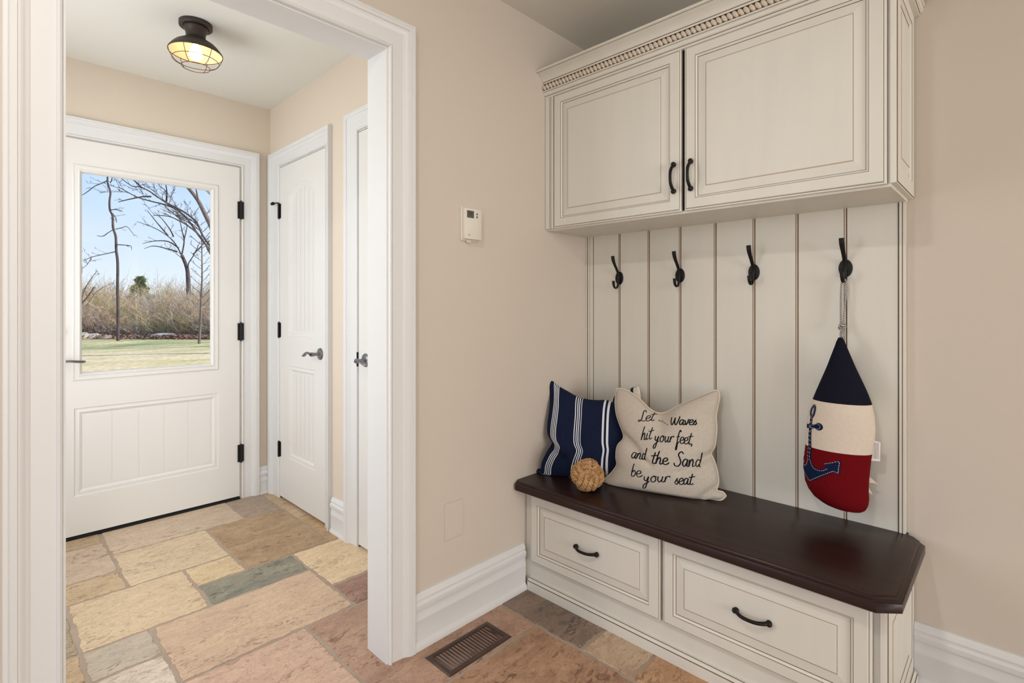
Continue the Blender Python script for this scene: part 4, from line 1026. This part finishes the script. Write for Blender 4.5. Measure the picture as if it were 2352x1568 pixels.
def ring(r, z, wr=.0016): mb.tube([(r*math.cos(2*math.pi*k/48), r*math.sin(2*math.pi*k/48), z) for k in range(48)], wr, 6, closed=True)
ring(.1235, -.133, .002); ring(.106, -.166); ring(.065, -.194)
for k in range(6):
    a = 2*math.pi*k/6+.35
    w_ = smooth_path([V((.1225, 0, -.131)), V((.118, 0, -.146)), V((.106, 0, -.166)), V((.088, 0, -.184)), V((.065, 0, -.194))], 5)
    mb.tube([(p.x*math.cos(a), p.x*math.sin(a), p.z) for p in w_], .0016, 6)
sq(mb).build('wire_cage', M['wire'], cl, 180)
mb = MB(); mb.lathe([(.001, -.060), (.020, -.060), (.020, -.088), (.015, -.090)], (0, 0, 0), 24, cap1=True); sq(mb).build('socket', M['lampmetal'], cl, 40)
mb = MB(); mb.lathe([(.012, -.088), (.015, -.098), (.022, -.110), (.029, -.124), (.031, -.136), (.029, -.148), (.021, -.158), (.009, -.163), (.001, -.164)], (0, 0, 0), 24, cap0=True, cap1=True); sq(mb).build('bulb', M['bulb'], cl, 180)
# recessed light in the bench room ceiling (outside the picture)
rl = empty('recessed_ceiling_light', (.98, -2.15, 2.408)); tag(rl, 'white ring recessed light in the bench room ceiling above the camera', 'ceiling light')
mb = MB(); mb.lathe([(.075, 0), (.095, 0), (.095, -.004), (.078, -.008), (.075, 0)], (0, 0, 0), 40); mb.build('trim_ring', M['trim'], rl, 40)
# ------------------------------------------------------------------ OUTSIDE
GZ = -.35
def lawn_mat():
    m = bpy.data.materials.new('patchy_winter_lawn'); m.use_nodes = True; t = m.node_tree; b = t.nodes['Principled BSDF']; b.inputs['Roughness'].default_value = .95; b.inputs['Specular IOR Level'].default_value = .1
    tc = t.nodes.new('ShaderNodeTexCoord')
    def nz(sc, sx_, sy_, d=6):
        mp = t.nodes.new('ShaderNodeMapping'); mp.inputs['Scale'].default_value = (sx_, sy_, 1); t.links.new(tc.outputs['Object'], mp.inputs[0])
        n = t.nodes.new('ShaderNodeTexNoise'); n.inputs['Scale'].default_value = sc; n.inputs['Detail'].default_value = d; t.links.new(mp.outputs[0], n.inputs['Vector']); return n
    a = nz(.5, 1.6, .5); r = t.nodes.new('ShaderNodeValToRGB'); t.links.new(a.outputs['Fac'], r.inputs[0])
    r.color_ramp.elements[0].position = .30; r.color_ramp.elements[0].color = L(170, 176, 116); r.color_ramp.elements[1].position = .55; r.color_ramp.elements[1].color = L(244, 220, 184)
    e = r.color_ramp.elements.new(.42); e.color = L(228, 210, 160)
    c = nz(7, 3, 1, 12); r2 = t.nodes.new('ShaderNodeValToRGB'); t.links.new(c.outputs['Fac'], r2.inputs[0]); r2.color_ramp.elements[0].position = .3; r2.color_ramp.elements[0].color = (.5, .54, .42, 1); r2.color_ramp.elements[1].position = .7; r2.color_ramp.elements[1].color = (1.25, 1.2, 1.12, 1)
    mx = t.nodes.new('ShaderNodeMixRGB'); mx.blend_type = 'MULTIPLY'; mx.inputs[0].default_value = 1; t.links.new(r.outputs[0], mx.inputs[1]); t.links.new(r2.outputs[0], mx.inputs[2])
    # greener grass, and shade painted into the lawn colour, along the thicket
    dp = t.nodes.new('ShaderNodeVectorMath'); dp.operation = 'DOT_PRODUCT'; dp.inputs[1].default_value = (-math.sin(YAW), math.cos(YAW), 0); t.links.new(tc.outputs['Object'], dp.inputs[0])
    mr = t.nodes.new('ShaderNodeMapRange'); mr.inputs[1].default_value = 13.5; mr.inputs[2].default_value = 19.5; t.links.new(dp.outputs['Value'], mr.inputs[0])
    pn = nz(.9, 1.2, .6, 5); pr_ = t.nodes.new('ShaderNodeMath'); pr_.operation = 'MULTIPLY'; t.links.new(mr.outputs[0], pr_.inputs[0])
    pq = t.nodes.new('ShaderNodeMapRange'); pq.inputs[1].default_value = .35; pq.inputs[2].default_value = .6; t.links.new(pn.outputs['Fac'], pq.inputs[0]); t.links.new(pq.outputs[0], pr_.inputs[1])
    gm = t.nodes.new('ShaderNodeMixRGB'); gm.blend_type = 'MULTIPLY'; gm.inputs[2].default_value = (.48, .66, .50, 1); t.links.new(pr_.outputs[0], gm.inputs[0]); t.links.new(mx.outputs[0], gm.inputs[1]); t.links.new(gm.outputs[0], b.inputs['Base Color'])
    return m
mb = MB(); rng = random.Random(11); nx_, ny_ = 60, 60; X0, X1, Y0, Y1 = -95, -2.3, -55, 75
for j in range(ny_+1):
    for i in range(nx_+1):
        x = X1+(X0-X1)*(i/nx_)**1.4; y = Y0+(Y1-Y0)*j/ny_; mb.v.append((x, y, GZ+.05*math.sin(x*.35)*math.cos(y*.3)+rng.uniform(-.012, .012)))
for j in range(ny_):
    for i in range(nx_): a = j*(nx_+1)+i; mb.f.append((a, a+1, a+nx_+2, a+nx_+1)); mb.m.append(0)
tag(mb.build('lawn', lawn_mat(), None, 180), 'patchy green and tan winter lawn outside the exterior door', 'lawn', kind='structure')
def wpt(u, v, depth):
    r = pixray(u, v)/FPX; return CAM+r*depth
def D2p(x, y): return (170+x/4.9, 380+y/4.9)
def grow(mb, path, r0, r1, rng, lvl, spread=1.0, dens=1.0, nseg=None):
    n = len(path); rr = [r0+(r1-r0)*i/(n-1) for i in range(n)]
    mb.tube(path, rr, 6 if r0 > .03 else 4, cap=False)
    if lvl <= 0: return
    tot = sum((V(path[i+1])-V(path[i])).length for i in range(n-1)); cnt = max(2, int(tot*dens))
    for c in range(cnt):
        f = rng.uniform(.12, 1.0); i = min(n-2, int(f*(n-1))); p = V(path[i]).lerp(V(path[i+1]), f*(n-1)-i); t = (V(path[i+1])-V(path[i])).normalized()
        s_ = V((rng.gauss(0, 1), rng.gauss(0, 1), rng.gauss(0, .7))); s_ = (s_-t*s_.dot(t)).normalized()
        d = (t*rng.uniform(.5, 1.1)+s_*rng.uniform(.5, 1.1)*spread+V((0, 0, .25))).normalized()
        ln = tot*rng.uniform(.18, .42)*(1.15-f*.6); ln = min(ln, 2.6); q = [p]; k = 5
        for j in range(k):
            d = (d+V((rng.gauss(0, .17), rng.gauss(0, .17), rng.gauss(.03, .14)))).normalized(); q.append(q[-1]+d*ln/k)
        r = max(.0065, min(rr[i]*.5, .03)*rng.uniform(.6, 1))
        grow(mb, q, r, max(.004, r*.35), rng, lvl-1, spread, dens*1.7)
def tree(label, depth, trunk, r0, r1, limbs, seed, mt, dens=1.2, lvl=2, root_px=None, group=None, conv=D2p, limb_r=.05):
    rng = random.Random(seed)
    base = wpt(*conv(*trunk[0]), depth)
    r = empty('bare_tree', (base.x, base.y, GZ)); tag(r, label, 'tree', group)
    pts = [V((base.x, base.y, GZ-.05))] if base.z > GZ+.1 else []
    pts += [wpt(*conv(*p), depth) for p in trunk]; pts = smooth_path(pts, 4)
    tb = MB(); n = len(pts); tb.tube(pts, [r0+(r1-r0)*i/(n-1) for i in range(n)], 8, cap=False)
    local(tb, r.location).build('trunk', mt, r, 180)
    for l in limbs:
        bb = MB()
        dd = rng.uniform(-1.2, 1.2); k = len(l); q = [wpt(*conv(*p), depth+dd*(i/(k-1))) for i, p in enumerate(l)]
        grow(bb, smooth_path(q, 4), limb_r*rng.uniform(.8, 1.1), .012, rng, lvl, .9, dens)
        local(bb, r.location).build('branch', mt, r, 180)
    return r
tree('tall thin crooked bare tree left of centre in the glass pane', 23, [(495, 1560), (490, 1390), (492, 1100), (475, 950), (470, 800), (440, 700), (435, 570), (405, 500), (400, 400), (410, 300), (380, 200), (380, 110), (400, -60), (380, -250)], .06, .028,
     [[(375, 170), (300, 205), (230, 235), (130, 310), (70, 335), (-30, 340)], [(410, 190), (425, 160), (432, 100)], [(470, 715), (540, 700), (600, 690), (680, 790)], [(440, 720), (380, 760), (330, 795), (260, 790)],
      [(490, 890), (560, 895), (640, 905), (650, 950)], [(465, 970), (350, 995), (200, 1030), (110, 1070)], [(435, 540), (470, 590), (478, 640)], [(410, 500), (480, 495), (540, 510)], [(380, 90), (300, 0), (180, -80)], [(400, 60), (520, -20), (640, -60)]], 3, M['bark'], 2.6, 3, limb_r=.024)
tree('forked bare tree rising behind the brush on the right of the pane', 31, [(1290, 1560), (1285, 1290), (1270, 1150), (1215, 1010)], .15, .09,
     [[(1270, 1150), (1215, 1020), (1140, 880), (1050, 790), (900, 700), (710, 630)], [(1180, 930), (1060, 855), (900, 850), (770, 880)], [(1160, 970), (1060, 940), (900, 905), (790, 935)], [(1215, 1000), (1240, 850), (1220, 750), (1190, 620), (1160, 530)],
      [(1240, 830), (1270, 700), (1260, 620)], [(1285, 1180), (1290, 1100), (1340, 1020), (1390, 920), (1420, 850)], [(1120, 800), (1080, 720), (990, 600), (900, 520)], [(1060, 790), (940, 650), (820, 500)], [(1340, 1000), (1440, 900), (1540, 780)]], 8, M['bark'], 1.8, 3, limb_r=.045)
tree('big leaning bare tree whose dark boughs arch in from the right edge of the pane', 17, [(1900, 2150), (1780, 1500), (1640, 1100), (1560, 900)], .12, .07,
     [[(1600, 1000), (1450, 790), (1380, 640), (1250, 530), (1100, 450), (980, 380), (850, 290), (740, 240), (650, 230), (500, 120)], [(1640, 1150), (1550, 1020), (1440, 820), (1300, 690), (1180, 620), (1060, 570), (900, 560)],
      [(1600, 1040), (1400, 780), (1290, 620), (1160, 500), (1020, 440), (860, 400), (700, 350), (500, 240)], [(1040, 400), (1045, 300), (1030, 200)], [(870, 350), (780, 350), (620, 380), (500, 410)], [(760, 250), (690, 180), (620, 140)]], 12, M['bark'], 3.2, 3, limb_r=.034)
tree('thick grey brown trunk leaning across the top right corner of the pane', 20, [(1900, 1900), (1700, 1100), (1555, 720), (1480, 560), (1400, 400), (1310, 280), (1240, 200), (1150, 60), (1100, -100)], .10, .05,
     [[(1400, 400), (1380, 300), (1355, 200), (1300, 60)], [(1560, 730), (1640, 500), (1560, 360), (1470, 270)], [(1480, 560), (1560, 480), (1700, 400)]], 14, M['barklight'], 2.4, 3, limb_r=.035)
def K3(x, y): return (170+x/5.6, 600+y/5.6)
hb_ = []
for k in range(11):
    y = 620-k*105; x = 1632
    hb_.append([(x, y), (x-60, y-45), (x-120-k*2, y-110)]); hb_.append([(x, y-40), (x+55, y-80), (x+110, y-150)])
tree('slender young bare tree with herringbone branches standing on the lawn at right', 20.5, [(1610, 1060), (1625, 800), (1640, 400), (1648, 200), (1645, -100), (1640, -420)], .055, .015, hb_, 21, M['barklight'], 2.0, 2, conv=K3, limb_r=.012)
tree('pale bare sapling leaning in from the left edge of the pane', 21, [(-160, 1100), (-60, 850), (60, 600), (180, 450), (260, 330)], .05, .02,
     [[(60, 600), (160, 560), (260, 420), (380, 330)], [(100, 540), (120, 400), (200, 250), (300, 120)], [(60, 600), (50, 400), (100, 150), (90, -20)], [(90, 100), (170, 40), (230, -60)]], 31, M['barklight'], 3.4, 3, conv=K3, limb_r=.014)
# the thicket: nobody could count its stems, so it is one object
mb = MB(); rng = random.Random(77)
for k in range(15500):
    row = rng.random()
    dep = 25.2+2.6*rng.random() if row < .42 else (28+5*rng.random() if row < .75 else 33+11*rng.random())
    u = rng.uniform(20, 650); p = wpt(u, 703, dep); p.z = GZ-.03
    cl = math.sin(u*.045+dep*1.7)+.6*math.sin(u*.11+dep*.9+2)
    hmax = ((1.9+.5*cl) if dep < 27 else (3.0+.55*cl)*(dep/30))
    if 295 < u < 352: hmax *= .62
    ln = max(.35, hmax*rng.uniform(.35, 1.0)); d = V((rng.gauss(0, .35), rng.gauss(0, .35), 1)).normalized(); q = [p]
    for j in range(4):
        d = (d+V((rng.gauss(0, .28), rng.gauss(0, .28), rng.gauss(0, .15)))).normalized(); q.append(q[-1]+d*ln/4)
    rr = (.0075+.006*rng.random())*dep/27; mt_ = 0 if math.sin(u*.02+dep)+rng.gauss(0, .8) > .3 else (1 if rng.random() < .55 else 2)
    if rng.random() < .05: mt_ = 3
    mb.tube(q, [rr, rr*.85, rr*.7, rr*.5, rr*.3], 3, cap=False, mat=mt_)
    for b in range(4):
        i_ = rng.randint(1, 3); d2 = V((rng.gauss(0, 1), rng.gauss(0, 1), rng.uniform(0, 1.2))).normalized(); l2 = ln*rng.uniform(.12, .32)
        m_ = q[i_]+d2*l2*.5+V((rng.gauss(0, .05), rng.gauss(0, .05), rng.gauss(0, .03))); mb.tube([q[i_], m_, m_+(d2+V((0, 0, .25)))*l2*.5], [rr*.5, rr*.4, rr*.25], 3, cap=False, mat=mt_)
tag(mb.build('thicket', [M['brushA'], M['brushB'], M['brushC'], M['pine']], None, None, fix=False), 'tangled thicket of leafless olive, grey and russet brush beyond the lawn', 'brush', kind='stuff')
# pine
mb = MB(); rng = random.Random(4); base = wpt(322, 703, 42)
pt = empty('pine_tree', (base.x, base.y, GZ)); tag(pt, 'small green pine tree showing above the brush in the middle', 'tree')
mb.tube([(0, 0, -.05), (0, 0, 3.6)], [.14, .03], 6); mb.build('trunk', M['bark'], pt, 180)
mb = MB()
for k in range(2600):
    z = .6+3.3*rng.random()**.9; R1 = .06+(3.9-z)*.46+.12*math.sin(z*9); a = rng.uniform(0, 6.283); r = R1*math.sqrt(rng.random()); p = V((r*math.cos(a), r*math.sin(a), z)); d = V((math.cos(a), math.sin(a), rng.uniform(-.1, .6)))*rng.uniform(.12, .28)
    s_ = V((-math.sin(a), math.cos(a), 0))*.045; mb.add([p-s_, p+s_, p+d], [(0, 1, 2)]); mb.add([p-V((0, 0, .04)), p+V((0, 0, .04)), p+d], [(0, 1, 2)])
mb.build('needles', M['pine'], pt, None, fix=False)
# leaf litter and stones
mb = MB(); rng = random.Random(9)
for k in range(9000):
    u = rng.uniform(40, 660); d = rng.choice((rng.uniform(23.6, 27), rng.uniform(24.2, 25.6), rng.uniform(24, 27))); p = wpt(u, 703, d); s_ = rng.uniform(.03, .10); a = rng.uniform(0, 6.283)
    z = GZ+rng.uniform(.0, .16 if d > 23.5 else .04)+.03; q = [V((p.x+s_*math.cos(a+i*2.09), p.y+s_*math.sin(a+i*2.09), z+rng.uniform(-.04, .06))) for i in range(3)]; mb.add(q, [(0, 1, 2)])
tag(mb.build('leaf_litter', M['leaves'], None, None, fix=False), 'brown fallen leaves scattered along the foot of the thicket', 'leaves', kind='stuff')
def rock(u, v, d, sx_, sz_, label, seed):
    rng = random.Random(seed); bm = bmesh.new(); bmesh.ops.create_icosphere(bm, subdivisions=2, radius=1)
    for v_ in bm.verts: v_.co = V((v_.co.x*sx_, v_.co.y*sx_*1.3, v_.co.z*sz_))*rng.uniform(.85, 1.12)
    mb = MB(); mb.frombm(bm); p = wpt(u, 703, d); o = mb.build('field_stone', M['rock'], None, 35); o.location = (p.x, p.y, GZ+sz_*.4); tag(o, label, 'stone')
rock(184, 0, 24.0, .36, .24, 'grey field stone at the left end of the leaf litter', 1)
rock(214, 0, 24.3, .26, .2, 'mossy grey field stone, second from the left end of the leaf litter', 2)
rock(244, 0, 24.2, .24, .14, 'small flat grey field stone left of the crooked tree', 3)
rock(379, 0, 24.8, .5, .2, 'pale flat boulder right of centre at the edge of the brush', 4)
